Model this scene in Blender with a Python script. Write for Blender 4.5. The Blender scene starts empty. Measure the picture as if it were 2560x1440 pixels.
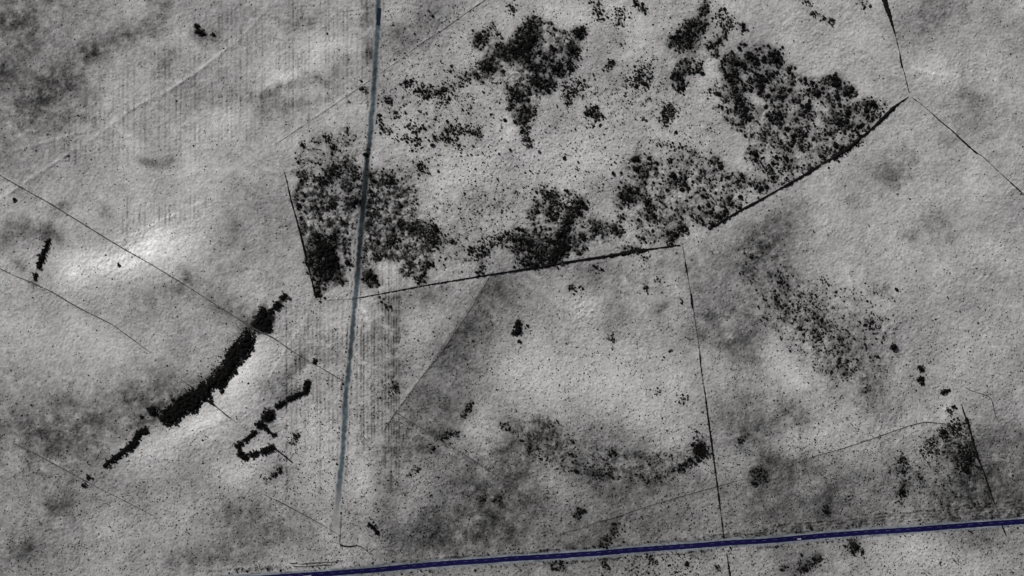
import bpy, bmesh, math
import numpy as np
from mathutils import Vector

# ------------------------------------------------------------------ camera, sky, sun, exposure
scene = bpy.context.scene
col = scene.collection
M = 0.5                                  # metres per photo pixel (a 9 px car is 4.5 m)
CAM_H = 2600.0
cam_d = bpy.data.cameras.new('camera'); cam = bpy.data.objects.new('camera', cam_d); col.objects.link(cam)
cam.location = (0, 0, CAM_H); cam.rotation_euler = (0, 0, 0)
cam_d.sensor_width = 36.0; cam_d.lens = 36.0 * CAM_H / 1280.0
cam_d.clip_start = 1.0; cam_d.clip_end = 40000.0
scene.camera = cam

SUN_EL, SUN_AZ = math.radians(44), math.radians(318)
world = bpy.data.worlds.new('World'); scene.world = world; world.use_nodes = True
wn = world.node_tree.nodes; wl = world.node_tree.links
sky = wn.new('ShaderNodeTexSky'); sky.sky_type = 'NISHITA'; sky.sun_disc = False
sky.sun_elevation = SUN_EL; sky.sun_rotation = SUN_AZ
sky.air_density = .6; sky.dust_density = 6.0; sky.ozone_density = .4
wl.new(sky.outputs[0], wn['Background'].inputs[0]); wn['Background'].inputs[1].default_value = 0.05
sun_d = bpy.data.lights.new('sun', 'SUN'); sun_d.energy = 4.0; sun_d.angle = math.radians(0.5); sun_d.color = (1.0, 0.988, 0.972)
sun = bpy.data.objects.new('sun', sun_d); col.objects.link(sun)
S = Vector((math.sin(SUN_AZ) * math.cos(SUN_EL), math.cos(SUN_AZ) * math.cos(SUN_EL), math.sin(SUN_EL)))
sun.rotation_euler = (-S).to_track_quat('-Z', 'Y').to_euler()
vs = scene.view_settings
vs.view_transform = 'Standard'; vs.look = 'None'; vs.gamma = 1.0; vs.use_curve_mapping = False; vs.exposure = 0.0
scene.render.film_transparent = False

R = np.random.RandomState(11)
def W(px, py): return ((px - 1280.0) * M, (720.0 - py) * M)

# ------------------------------------------------------------------ what was surveyed off the photograph (photo pixels)
ROAD = [(300, 1468), (500, 1455), (700, 1441), (850, 1431), (1066, 1414.5), (1280, 1397.5), (1500, 1382), (1700, 1367.5), (1900, 1352.5), (2100, 1337), (2330, 1320), (2560, 1303), (2720, 1291)]
TRACK = [(948, -60), (947, 0), (946, 30), (945, 60), (940.5, 133), (936.7, 187), (933, 253), (928, 307), (924.5, 350), (918, 400), (912.5, 467), (909, 500), (903, 563), (897, 630), (892, 697), (887, 747), (881.7, 813), (876.7, 880), (870, 947), (866.5, 965), (860.7, 1060), (856.5, 1127), (850, 1193), (843, 1277), (839, 1325)]

# soft darker / paler ground cover, plus painted scarp shade, sunlit edge and vignette: (amount, sigma, points)
TINT = [
 (.13,55,[(1910,640),(1990,740),(2090,850),(2150,930)]),
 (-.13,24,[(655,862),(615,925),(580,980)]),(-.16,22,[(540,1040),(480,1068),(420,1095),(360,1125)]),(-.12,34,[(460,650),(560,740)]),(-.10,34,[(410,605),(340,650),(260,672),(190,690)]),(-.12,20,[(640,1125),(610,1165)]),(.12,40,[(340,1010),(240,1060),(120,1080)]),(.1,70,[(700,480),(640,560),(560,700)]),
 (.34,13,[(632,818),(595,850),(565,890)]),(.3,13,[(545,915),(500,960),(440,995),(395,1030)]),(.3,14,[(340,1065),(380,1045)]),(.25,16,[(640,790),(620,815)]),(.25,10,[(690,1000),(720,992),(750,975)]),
 (.22,130,[(0,0),(0,250)]),(.10,80,[(0,0),(150,0)]),(.34,22,[(400,62),(300,98),(225,128)]),(.22,26,[(225,128),(160,185),(110,215)]),(.28,22,[(180,205),(120,240),(50,285)]),  # first two: broad left-edge vignette painted into the ground tone
 (.30,16,[(70,52),(0,60)]),(.2,30,[(60,130),(0,170)]),(.3,10,[(385,4),(420,10)]),(.28,18,[(495,88),(530,92)]),(.3,8,[(350,400),(400,413),(425,402)]),
 (.2,18,[(430,140),(420,155)]),(.15,30,[(200,250),(150,300),(60,330)]),(.28,11,[(665,242),(720,214),(790,196)]),(.2,17,[(660,275),(740,258),(800,244)]),  # last two: shaded side of the scarp painted dark
 (-.17,7,[(640,226),(690,200),(740,186)]),(.22,22,[(870,160),(830,200)]),(.2,18,[(720,70),(770,60)]),(.3,12,[(922,22),(912,60)]),(.3,12,[(922,100),(922,155)]),  # first: sunlit edge of the scarp painted pale
 (.2,24,[(1000,80),(1040,60),(1100,18)]),(.15,30,[(1000,110),(970,160)]),(.15,20,[(620,250),(560,240),(500,260)]),
 (-.12,60,[(820,120),(760,160)]),(-.12,40,[(560,300),(500,350)]),(-.1,60,[(450,520),(400,600)]),
 (-.26,26,[(370,620),(330,650),(280,665)]),(-.2,24,[(225,650),(190,675)]),(-.14,50,[(420,600),(390,640)]),(.15,36,[(380,740),(330,780)]),(.2,16,[(430,725),(450,735)]),
 (.26,16,[(0,610),(40,585),(110,582)]),(.22,12,[(120,570),(145,600)]),(.25,8,[(45,655),(55,670)]),(.3,7,[(85,703),(86,712)]),(.2,20,[(60,560),(20,570)]),
 (.22,14,[(160,510),(140,530)]),(.2,14,[(260,530),(270,538)]),(.2,10,[(460,680),(470,700)]),(.2,12,[(575,545),(590,570)]),(.25,25,[(470,700),(520,730),(600,790)]),
 (-.12,70,[(250,850),(100,820)]),(.18,80,[(60,1000),(200,1040),(380,1000)]),(.2,40,[(360,985),(430,970)]),(.2,60,[(40,1100),(200,1120)]),
 (-.14,45,[(600,930),(650,880)]),(-.16,40,[(560,1030),(490,1060)]),(-.12,40,[(420,1120),(350,1150)]),(.12,100,[(100,1250),(60,1400)]),
 (.3,13,[(130,1268),(165,1250)]),(.3,16,[(70,1372),(55,1390)]),(.25,22,[(620,1380),(520,1400),(440,1395)]),(.2,40,[(560,1300),(660,1340)]),(.15,50,[(700,1330),(780,1340)]),
 (-.12,25,[(640,1150),(600,1180),(560,1180)]),(.22,14,[(660,965),(700,955),(760,900)]),(.15,25,[(790,880),(830,880)]),(-.1,40,[(800,1150),(800,1060)]),
 (.26,20,[(970,1120),(960,1200)]),(.2,24,[(985,900),(970,980)]),(.2,24,[(955,830),(1000,800)]),(.2,30,[(960,750),(1100,725)]),
 (.16,30,[(1235,720),(1180,790),(1120,870)]),(.18,60,[(1290,720),(1400,700)]),(.2,50,[(1230,830),(1180,900)]),(.2,30,[(1500,680),(1560,720),(1540,800)]),
 (.16,40,[(1620,690),(1680,660)]),(.25,10,[(1640,780),(1660,765)]),(.25,16,[(1830,772),(1860,775)]),(.25,10,[(1790,810),(1770,790)]),(.18,30,[(1740,830),(1880,830)]),
 (-.17,30,[(1420,760),(1480,770)]),(-.1,70,[(1400,880),(1300,920)]),(-.14,40,[(1280,930),(1330,960)]),(-.1,60,[(1520,930),(1600,980)]),
 (-.13,26,[(1920,900),(1900,870)]),(-.14,22,[(1940,870),(1990,960)]),(.18,60,[(1860,700),(1900,640)]),(.22,40,[(1880,900),(1840,860)]),
 (.26,34,[(1040,1090),(1110,1060)]),(.24,26,[(1080,1120),(1030,1130)]),(.2,40,[(1120,1010),(1060,1020)]),(.22,50,[(1180,1190),(1300,1240)]),(.26,26,[(1260,1060),(1320,1100)]),
 (-.16,24,[(1020,1270),(1050,1250)]),(-.14,22,[(900,1190),(910,1220)]),(-.16,26,[(1350,1190),(1400,1220)]),(-.12,26,[(1470,1250),(1430,1260)]),(-.12,30,[(1180,1080),(1220,1070)]),
 (.25,60,[(1100,1320),(1200,1290)]),(.18,60,[(1000,1360),(1250,1350)]),(.26,34,[(1300,1170),(1260,1130)]),(.17,40,[(1330,1130),(1500,1185),(1650,1180)]),
 (.3,20,[(1380,1090),(1350,1060)]),(.2,36,[(1500,1090),(1600,1120)]),(-.14,26,[(1690,1110),(1640,1130)]),(-.1,40,[(1600,1040),(1660,1060)]),
 (.22,34,[(1880,1040),(1850,1020)]),(.2,36,[(1830,1080),(1900,1080)]),(.24,24,[(1985,1030),(2020,1050)]),(.3,24,[(2010,1160),(1960,1175),(1920,1150)]),(.2,60,[(1900,1250),(2000,1290),(2100,1270)]),
 (.26,14,[(2070,1270),(2080,1230)]),(.2,30,[(2180,990),(2210,1010)]),(-.12,26,[(1990,1100),(2030,1090)]),(.16,70,[(1600,1300),(1400,1330)]),(-.14,50,[(2300,1400),(2450,1420)]),
 (.2,50,[(2450,1110),(2560,1130)]),(.22,60,[(2500,1210),(2560,1230)]),(.18,60,[(2380,1220),(2460,1260)]),(.18,34,[(2460,1360),(2400,1350)]),
 (.22,14,[(2410,236),(2425,245)]),(.2,26,[(2230,430),(2260,410)]),(.22,14,[(2215,440),(2240,450)]),(.2,16,[(2370,355),(2375,362)]),(.2,26,[(2320,560),(2360,575)]),(.26,12,[(2265,590),(2280,592)]),
 (.22,26,[(2330,5),(2400,10)]),(.2,34,[(2330,60),(2300,70)]),(.16,50,[(2450,280),(2500,330)]),(.14,50,[(2520,60),(2550,100)]),(-.1,50,[(2100,100),(2000,90)]),(-.1,60,[(2440,160),(2400,140)]),
 (.22,28,[(1960,560),(1990,540)]),(.2,28,[(1900,600),(1940,600)]),(.14,50,[(1760,700),(1790,660)]),(-.12,60,[(1500,330),(1420,390),(1400,440)]),(-.13,40,[(1230,390),(1190,430),(1120,470)]),
 (-.12,40,[(1330,380),(1280,330)]),(-.12,40,[(1450,60),(1420,20)]),(-.1,40,[(1560,30),(1530,60)]),(.15,24,[(1540,90),(1500,100)]),(-.1,40,[(1000,390),(990,360)]),
 (.1,50,[(1350,1400),(1500,1400)]),(.3,14,[(1735,1360),(1760,1372)]),(-.12,40,[(2330,1370),(2230,1400)]),(.16,30,[(2030,1420),(2070,1430)]),
]
# scrub: polygons (region, coverage, mean radius px, tint, polygon)
POLY = [
 ('north',.55,2.5,.25,[(1195,75),(1240,45),(1250,85),(1225,120),(1260,105),(1300,75),(1320,45),(1370,50),(1400,75),(1465,65),(1460,100),(1440,130),(1430,180),(1410,200),(1390,190),(1320,180),(1250,205),(1170,210),(1160,180),(1200,150),(1185,110)]),
 ('north',.75,2.7,.26,[(1265,205),(1300,185),(1385,195),(1392,222),(1350,250),(1335,290),(1325,330),(1325,365),(1312,360),(1295,320),(1275,300),(1270,250)]),
 ('twin',.75,2.5,.22,[(1772,0),(1748,12),(1738,50),(1700,80),(1668,100),(1682,124),(1725,130),(1750,128),(1770,60)]),
 ('twin',.75,2.6,.2,[(1695,150),(1720,140),(1755,135),(1750,175),(1735,180),(1705,195),(1682,205),(1680,180)]),
 ('east',.60,2.6,.17,[(1805,140),(1860,108),(1905,105),(1955,135),(1968,165),(2000,175),(2050,205),(2105,190),(2140,225),(2135,260),(2170,240),(2235,262),(2180,322),(2080,395),(1965,462),(1935,445),(1890,400),(1855,350),(1815,300),(1800,240),(1785,190)]),
 ('south',.50,2.6,.17,[(1560,395),(1620,375),(1640,410),(1720,370),(1805,385),(1810,430),(1870,430),(1940,470),(1880,508),(1780,565),(1750,560),(1718,530),(1700,500),(1720,585),(1640,606),(1590,608),(1545,560),(1535,500),(1555,440)]),
 ('middle',.55,2.6,.22,[(1340,455),(1400,470),(1465,490),(1455,530),(1540,560),(1540,600),(1500,615),(1430,640),(1380,658),(1310,640),(1260,620),(1240,600),(1290,570),(1330,530)]),
 ('west',.46,2.2,.33,[(735,490),(760,440),(800,420),(880,400),(905,430),(895,520),(880,600),(870,690),(800,742),(775,660),(755,570)]),
 ('west',.28,2.1,.14,[(760,350),(870,320),(900,340),(895,400),(790,420),(740,450),(730,420)]),
 ('across',.46,2.2,.36,[(905,430),(940,420),(1000,440),(1040,470),(1040,540),(1075,560),(1100,605),(1080,640),(1060,705),(1010,690),(990,650),(940,650),(930,715),(900,700)]),
 ('across',.14,2.0,.06,[(960,400),(1110,380),(1100,440),(1040,470),(980,430)]),
 ('across',.2,2.0,.06,[(1080,600),(1180,590),(1290,590),(1230,640),(1240,680),(1190,690),(1080,690)]),
 ('middle',.13,1.9,.05,[(1190,470),(1330,450),(1330,540),(1230,600),(1110,590),(1060,520),(1110,470)]),
 ('meadow',.12,1.9,.03,[(1000,200),(1130,210),(1290,230),(1260,340),(1210,380),(1040,380),(950,340),(940,240)]),
 ('meadow',.10,1.8,.03,[(1420,190),(1660,120),(1680,260),(1560,330),(1420,330),(1340,360),(1400,260)]),
 ('meadow',.07,1.7,.0,[(1330,360),(1560,330),(1800,300),(1830,380),(1560,400),(1530,480),(1450,490),(1330,450),(1100,480),(1150,380)]),
 ('meadow',.06,1.7,.0,[(940,20),(1190,20),(1180,190),(1000,200),(950,190)]),
 ('slope',.20,1.9,.07,[(1840,600),(1920,580),(2000,690),(2110,720),(2220,690),(2250,790),(2230,960),(2150,985),(2070,950),(2000,890),(1900,800),(1860,710)]),
 ('slope',.16,2.0,.06,[(1930,700),(2000,720),(2080,800),(2150,900),(2160,960),(2090,930),(2030,880),(1950,790)]),
 ('hollow',.26,1.8,.10,[(1300,1060),(1380,1040),(1440,1100),(1540,1130),(1640,1130),(1720,1110),(1760,1080),(1775,1140),(1700,1180),(1620,1210),(1500,1200),(1420,1180),(1330,1140)]),
 ('corner',.34,2.2,.18,[(2300,1110),(2340,1075),(2400,1060),(2425,1060),(2455,1160),(2440,1200),(2400,1160),(2330,1150)]),
 ('corner',.28,2.1,.12,[(2205,1170),(2260,1140),(2280,1170),(2265,1240),(2240,1240),(2235,1190)]),
 ('corner',.14,1.8,.06,[(2280,1150),(2400,1150),(2470,1200),(2490,1270),(2350,1280),(2240,1260)]),
]
# scrub: strokes (region, coverage, mean radius, width, tint, points)
STROKE = [
 ('north',1.7,3.2,30,.9,[(1280,135),(1310,115),(1335,92)]),('north',1.3,3.0,26,.6,[(1300,148),(1320,130)]),('north',1.2,2.8,24,.5,[(1240,120),(1265,130)]),('north',1.0,2.7,16,.35,[(1215,92),(1190,112)]),
 ('north',1.1,2.7,18,.4,[(1300,80),(1325,62),(1350,48)]),('north',1.0,2.7,22,.4,[(1440,78),(1462,84)]),('north',1.2,2.8,20,.5,[(1445,118),(1430,135)]),('north',1.1,2.8,24,.45,[(1430,160),(1390,175),(1410,190)]),
 ('north',1.0,2.6,22,.4,[(1240,170),(1215,150),(1205,175)]),('north',1.1,2.7,18,.4,[(1320,180),(1360,180)]),('north',1.3,2.9,22,.6,[(1340,205),(1365,208)]),('north',1.3,2.9,12,.6,[(1382,205),(1388,220)]),
 ('north',1.2,2.8,28,.5,[(1285,230),(1300,250)]),('north',1.4,2.9,24,.6,[(1300,290),(1316,285)]),('north',1.1,2.6,12,.4,[(1310,335),(1322,365)]),('north',.7,2.4,16,.25,[(1175,180),(1160,205),(1100,228),(1050,225)]),
 ('north',.7,2.3,14,.2,[(1415,215),(1415,250),(1430,262)]),('north',.5,2.2,30,.1,[(1450,200),(1440,240)]),
 ('meadow',1.0,2.4,14,.3,[(1270,10),(1285,25)]),('meadow',.7,2.4,18,.3,[(1485,0),(1505,50)]),('meadow',1.2,2.6,11,.45,[(1592,0),(1598,18),(1615,28)]),('meadow',1.0,2.4,14,.35,[(1515,168),(1530,155)]),
 ('meadow',.45,2.3,40,.1,[(1590,185),(1630,190)]),('meadow',.4,2.2,30,.1,[(1560,205),(1610,205)]),('meadow',.4,2.1,30,.08,[(1540,60),(1560,20)]),('meadow',.6,2.2,10,.2,[(1552,112),(1562,112)]),
 ('meadow',1.3,2.8,13,.5,[(1470,268),(1480,290)]),('meadow',1.2,2.7,14,.5,[(1490,272),(1497,295),(1480,285)]),('meadow',1.0,2.2,6,.3,[(1482,308),(1480,318)]),('meadow',1.1,2.7,20,.45,[(1678,262),(1665,285),(1660,310)]),('meadow',.7,2.3,26,.2,[(1685,265),(1670,290)]),
 ('meadow',1.1,2.6,8,.35,[(1607,293),(1608,299)]),('meadow',.4,2.1,14,.05,[(1640,362),(1715,368)]),('meadow',.5,2.2,10,.1,[(1615,248),(1620,252)]),
 ('twin',1.3,2.8,14,.5,[(1768,0),(1760,25)]),('twin',1.0,2.6,30,.3,[(1740,50),(1720,90),(1690,110)]),('twin',1.2,2.7,12,.45,[(1812,92),(1785,112),(1768,122)]),('twin',1.1,2.6,10,.4,[(1795,132),(1780,140)]),
 ('twin',1.4,2.9,18,.55,[(1688,195),(1700,185)]),('twin',1.4,2.8,14,.6,[(1708,202),(1698,226)]),('twin',1.2,2.7,12,.4,[(1740,182),(1752,150)]),('twin',.9,2.4,8,.3,[(1855,58),(1862,78)]),('twin',.5,2.2,30,.1,[(1790,40),(1830,70)]),
 ('east',1.4,2.9,22,.5,[(1885,140),(1880,160)]),('east',1.4,3.0,24,.55,[(1934,130),(1940,155)]),('east',1.2,2.8,22,.4,[(1825,155),(1835,150)]),('east',1.3,2.8,14,.45,[(1870,200),(1910,202),(1945,190)]),('east',1.4,2.9,22,.55,[(1842,225),(1845,250),(1860,290),(1868,302)]),
 ('east',1.2,2.8,18,.4,[(1830,185),(1840,215)]),('east',1.4,2.9,18,.6,[(2062,203),(2098,198)]),('east',1.3,2.8,18,.5,[(2125,235),(2135,222)]),('east',1.2,2.8,16,.4,[(1955,230),(1965,238)]),('east',1.2,2.7,14,.4,[(2010,270),(2020,275)]),
 ('east',1.0,2.7,22,.3,[(2040,240),(2050,230)]),('east',1.1,2.7,18,.35,[(1925,292),(1960,290)]),('east',1.2,2.8,18,.4,[(2168,250),(2180,280),(2195,290)]),('east',.9,2.6,30,.2,[(1990,330),(2010,350)]),('east',.8,2.6,30,.15,[(2090,290),(2120,320)]),
 ('east',.5,2.4,18,.12,[(1800,225),(1770,235)]),('east',1.0,2.4,7,.3,[(1782,268),(1804,270)]),('east',.7,2.4,20,.2,[(1870,385),(1900,410),(1940,445)]),('east',1.0,2.6,14,.4,[(2150,350),(2110,375),(2050,408)]),('east',.8,2.4,10,.2,[(1922,420),(1940,465)]),
 ('east',.7,2.4,14,.2,[(2012,10),(2015,2)]),('east',1.0,2.4,10,.35,[(2028,34),(2060,44),(2078,55),(2083,64)]),('east',.6,2.3,14,.25,[(2145,0),(2165,15)]),
 ('south',1.3,2.9,22,.5,[(1570,470),(1585,495),(1555,498)]),('south',1.2,2.8,16,.4,[(1615,420),(1600,440)]),('south',1.1,2.7,16,.35,[(1720,445),(1705,470)]),('south',1.3,2.8,20,.5,[(1700,572),(1715,566)]),('south',1.2,2.8,18,.4,[(1665,592),(1690,600)]),
 ('south',1.2,2.8,14,.5,[(1560,624),(1600,622)]),('south',1.3,2.8,12,.5,[(1530,565),(1545,578),(1555,590)]),('south',1.1,2.7,14,.4,[(1475,572),(1505,568)]),('south',1.1,2.7,12,.4,[(1815,490),(1830,515)]),('south',1.0,2.6,14,.4,[(1770,562),(1800,545),(1820,535)]),
 ('south',.8,2.5,14,.2,[(1725,535),(1745,555)]),('south',1.0,2.5,12,.3,[(1610,500),(1625,515),(1640,560)]),('south',1.0,2.5,14,.3,[(1790,405),(1798,425)]),
 ('middle',1.5,3.0,20,.7,[(1452,502),(1440,525),(1420,545),(1410,580)]),('middle',1.5,3.1,26,.8,[(1408,590),(1395,630),(1380,655)]),('middle',1.4,3.0,22,.6,[(1285,590),(1320,605),(1345,630),(1355,652)]),('middle',1.1,2.7,22,.35,[(1360,490),(1390,500),(1380,540)]),
 ('middle',1.2,2.8,14,.4,[(1290,650),(1340,662),(1400,655)]),('middle',.8,2.5,16,.2,[(1230,610),(1280,580)]),('middle',.6,2.3,20,.2,[(1200,640),(1220,600)]),
 ('west',1.7,3.2,44,.85,[(800,620),(825,640),(830,670)]),('west',1.5,3.0,34,.7,[(795,655),(790,670)]),('west',1.4,2.9,16,.5,[(768,600),(795,596)]),('west',1.1,2.7,20,.3,[(830,590),(845,610)]),('west',1.1,2.7,18,.4,[(780,685),(830,688)]),
 ('west',1.3,2.8,12,.5,[(845,697),(862,705)]),('west',1.3,2.8,12,.5,[(790,742),(802,736)]),('west',1.2,2.7,16,.4,[(885,490),(892,510)]),('west',1.2,2.7,12,.4,[(800,462),(815,450)]),('west',1.0,2.6,14,.3,[(820,522),(830,510)]),('west',.8,2.4,20,.25,[(880,430),(890,450)]),
 ('west',.7,2.3,14,.2,[(755,450),(765,430)]),('west',.7,2.3,20,.2,[(830,420),(840,440)]),('west',.8,2.3,12,.25,[(808,340),(830,348)]),('west',.9,2.4,10,.3,[(916,368),(922,378)]),('west',.5,2.0,10,.15,[(755,350),(760,370)]),('west',.6,2.0,8,.15,[(870,312),(865,330)]),
 ('west',1.0,2.3,9,.35,[(903,225),(920,222)]),
 ('across',1.2,2.8,20,.4,[(970,595),(990,610)]),('across',1.1,2.7,16,.35,[(1000,570),(1035,565)]),('across',1.2,2.8,22,.4,[(1060,590),(1090,605),(1100,612)]),('across',1.5,2.9,24,.6,[(912,690),(925,705),(938,700)]),('across',1.2,2.7,12,.4,[(1035,690),(1060,705)]),
 ('across',1.2,2.7,14,.4,[(1065,660),(1082,665)]),('across',1.0,2.6,12,.3,[(940,630),(945,650)]),('across',.8,2.4,24,.2,[(1070,560),(1090,590)]),('across',1.0,2.5,14,.35,[(970,445),(985,460)]),('across',.7,2.3,16,.2,[(1045,415),(1070,430)]),
 ('across',1.3,2.6,10,.5,[(1198,682),(1210,665)]),('across',1.0,2.4,7,.3,[(1112,606),(1145,605)]),('across',.8,2.3,12,.2,[(1175,615),(1195,645)]),('across',.5,2.1,10,.15,[(985,780),(945,745)]),
 ('glade',.8,2.3,16,.2,[(1005,212),(1035,205)]),('glade',.7,2.3,18,.15,[(1040,225),(1075,240),(1120,228)]),('glade',1.0,2.4,12,.3,[(960,245),(980,255)]),('glade',.9,2.3,9,.25,[(1090,265),(1115,255),(1122,248)]),('glade',1.1,2.4,8,.35,[(945,285),(952,305),(955,325)]),
 ('glade',1.2,2.5,8,.4,[(960,322),(975,330)]),('glade',.9,2.2,7,.25,[(983,283),(986,296)]),('glade',.8,2.3,14,.2,[(1022,310),(1028,325),(1060,320)]),('glade',1.2,2.5,14,.4,[(1115,318),(1125,330)]),('glade',.9,2.3,16,.3,[(1125,325),(1160,328),(1195,330)]),
 ('glade',1.2,2.5,10,.4,[(1196,322),(1195,350)]),('glade',1.0,2.4,10,.25,[(1110,352),(1118,340)]),('glade',.8,2.2,9,.2,[(1120,345),(1140,358),(1152,375)]),('glade',.9,2.3,14,.25,[(1035,350),(1050,348)]),('glade',.8,2.2,12,.15,[(1012,355),(1020,345)]),('glade',.6,2.2,10,.15,[(1085,345),(1100,352)]),
 ('glade',.8,2.2,10,.3,[(1120,175),(1130,168)]),
 ('slope',.3,2.0,60,.1,[(1990,740),(2050,810),(2110,880)]),('slope',.8,2.3,16,.2,[(1935,740),(1965,770)]),('slope',.8,2.3,14,.2,[(2030,830),(2050,850)]),('slope',.9,2.4,14,.25,[(2095,900),(2130,925)]),('slope',.6,2.2,20,.2,[(2165,820),(2180,800)]),('slope',.8,2.2,10,.2,[(2050,690),(2070,715)]),('slope',.6,2.2,16,.15,[(1950,690),(1960,700)]),
 ('hollow',2.6,2.7,24,.9,[(1742,1130),(1752,1115)]),('hollow',1.6,2.7,30,.75,[(1750,1128),(1762,1135)]),('hollow',2.0,2.7,13,.6,[(1735,1148),(1715,1160),(1695,1175)]),('hollow',.7,2.2,9,.3,[(1740,1080),(1745,1100)]),('hollow',1.1,2.4,7,.4,[(1285,1078),(1310,1108),(1330,1135)]),('hollow',.45,2.0,16,.15,[(1330,1135),(1390,1165)]),
 ('hollow',1.2,2.6,12,.5,[(1523,1135),(1538,1128)]),('hollow',.7,2.2,12,.2,[(1420,1125),(1450,1150)]),('hollow',.7,2.2,14,.2,[(1620,1200),(1660,1190),(1690,1172)]),('hollow',.6,2.1,20,.15,[(1480,1180),(1530,1190)]),
 ('road',1.2,2.6,13,.5,[(1452,1272),(1440,1295)]),('road',.9,2.4,14,.35,[(1540,1305),(1535,1330),(1512,1362)]),('road',1.1,2.5,14,.4,[(1500,1362),(1515,1358)]),('road',.8,2.3,14,.3,[(2062,1265),(2075,1290)]),('road',1.0,2.4,26,.3,[(1885,1180),(1910,1195)]),('road',1.1,2.5,14,.4,[(1895,1178),(1905,1185)]),('road',.8,2.2,12,.2,[(1845,1098),(1860,1105)]),
 ('verge',1.3,2.7,14,.5,[(2138,1362),(2145,1380)]),('verge',.8,2.3,24,.25,[(2125,1375),(2140,1360)]),('verge',1.0,2.4,10,.35,[(1958,1417),(1964,1422)]),('verge',1.0,2.5,16,.35,[(2000,1425),(2028,1410)]),('verge',.8,2.3,14,.25,[(2030,1410),(2050,1395)]),('verge',.6,2.2,20,.15,[(1380,1400),(1410,1415)]),
 ('verge',.9,2.2,9,.3,[(1505,1400),(1520,1420)]),('verge',.7,2.2,14,.2,[(1620,1390),(1640,1410)]),('verge',.9,2.2,9,.3,[(1790,1415),(1805,1425)]),('verge',.12,2.0,60,.0,[(1560,1420),(1750,1410)]),
 ('corner',1.1,2.5,24,.4,[(2380,1072),(2400,1062)]),('corner',1.1,2.5,22,.4,[(2355,1090),(2365,1085)]),('corner',1.1,2.5,40,.35,[(2395,1140),(2430,1145)]),('corner',1.2,2.6,12,.5,[(2245,1152),(2262,1145)]),('corner',1.0,2.4,10,.35,[(2260,1155),(2255,1185)]),('corner',1.2,2.6,9,.5,[(2250,1215),(2258,1242)]),('corner',.8,2.3,10,.25,[(2295,1195),(2305,1200)]),
 ('corner',.9,2.3,14,.3,[(2370,1030),(2385,1015)]),('corner',1.0,2.3,9,.3,[(2413,1052),(2422,1056)]),('corner',.5,2.1,30,.15,[(2305,1130),(2340,1120)]),
 ('plain',0.65,2.4,12,.3,[(1422,716),(1440,724)]),('plain',0.65,2.3,7,.3,[(1448,718),(1455,716)]),('plain',0.39,2.2,14,.2,[(1480,668),(1500,675)]),('plain',0.33,2.1,20,.15,[(1600,640),(1620,650)]),('plain',0.39,2.2,12,.2,[(1640,690),(1650,710)]),('plain',0.65,2.4,8,.3,[(1612,720),(1620,730)]),('plain',0.52,2.3,7,.2,[(1700,750),(1704,754)]),
 ('plain',0.39,2.1,18,.15,[(1520,840),(1540,850)]),('plain',0.59,2.2,6,.25,[(1672,870),(1676,878)]),('plain',0.59,2.2,5,.25,[(1657,893),(1659,898)]),('plain',0.39,2.0,10,.15,[(1640,970),(1650,985)]),('plain',0.39,2.1,16,.2,[(1715,990),(1705,1010)]),
 ('gully',1.2,2.4,10,.5,[(1180,1003),(1168,1025),(1155,1045)]),('gully',.9,2.2,10,.3,[(1102,1088),(1108,1100)]),('gully',.9,2.1,8,.3,[(1110,1085),(1135,1080),(1145,1088)]),('gully',1.2,2.3,7,.45,[(1045,1168),(1030,1180),(1022,1188)]),('gully',.8,2.1,8,.3,[(1250,1058),(1280,1078)]),('gully',.7,2.1,12,.2,[(1070,1120),(1085,1118)]),
 ('gully',1.0,2.3,12,.35,[(985,985),(990,955)]),('gully',.7,2.1,16,.25,[(1240,1240),(1250,1245)]),('gully',.8,2.2,12,.3,[(1202,1245),(1210,1250)]),
 ('strip',.9,2.3,11,.45,[(702,1170),(690,1182),(665,1205)]),('strip',.6,2.1,14,.15,[(720,1108),(745,1095)]),('strip',.8,2.1,6,.25,[(740,1090),(748,1086)]),
]
# trees: (key, min spacing/radius, width, tint, points)
BELT = [
 (5,13,.6,[(714,738),(704,748)]),(5,17,.7,[(698,758),(690,770)]),(4,20,.4,[(660,770),(655,785)]),(6.5,44,.9,[(668,800),(650,814)]),(4,9,.5,[(676,775),(684,782)]),(4,5,.5,[(355,1042),(357,1043)]),
 (6.5,20,.85,[(383,1022),(380,1030)]),(4.5,14,.7,[(368,1075),(345,1085)]),(5,15,.9,[(345,1090),(335,1110),(322,1122)]),(4.5,11,.85,[(318,1124),(300,1135),(282,1150)]),(4.5,11,.85,[(278,1152),(265,1165)]),(4,8,.4,[(225,1190),(219,1196)]),(4,8,.4,[(208,1211),(210,1215)]),
]
BELT_SHAPE = [(620,826),(636,838),(637,852),(630,870),(620,893),(606,905),(592,922),(578,942),(566,962),(557,983),(552,970),(541,966),(533,975),(530,995),(533,1008),(512,1000),(506,1010),(497,1022),(490,1033),(478,1030),(465,1036),(452,1046),(444,1061),(425,1063),(412,1059),(402,1048),(410,1032),(426,1019),(440,1004),(455,995),(475,985),(490,975),(513,960),(526,945),(540,930),(552,918),(566,893),(583,868),(600,848)]
CLEAR = [(6,[(1312,182),(1340,186),(1362,190),(1398,201)]),(12,[(1367,90),(1360,132)]),(13,[(1414,116),(1412,166)]),(11,[(1342,72),(1356,78)]),(12,[(768,490),(776,540),(772,592)]),(15,[(850,560),(846,620),(862,682)]),
 (10,[(1700,498),(1718,540),(1732,592)]),(26,[(1484,612),(1530,602)]),(12,[(1967,160),(1935,208),(1890,236)]),(14,[(1893,250),(1905,300)]),(9,[(1790,150),(1797,215)]),(12,[(1008,470),(1012,560)]),(9,[(1265,192),(1310,182)]),(8,[(2045,245),(2075,225)]),(9,[(2150,240),(2158,275)]),(8,[(1630,470),(1655,560)])]
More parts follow.
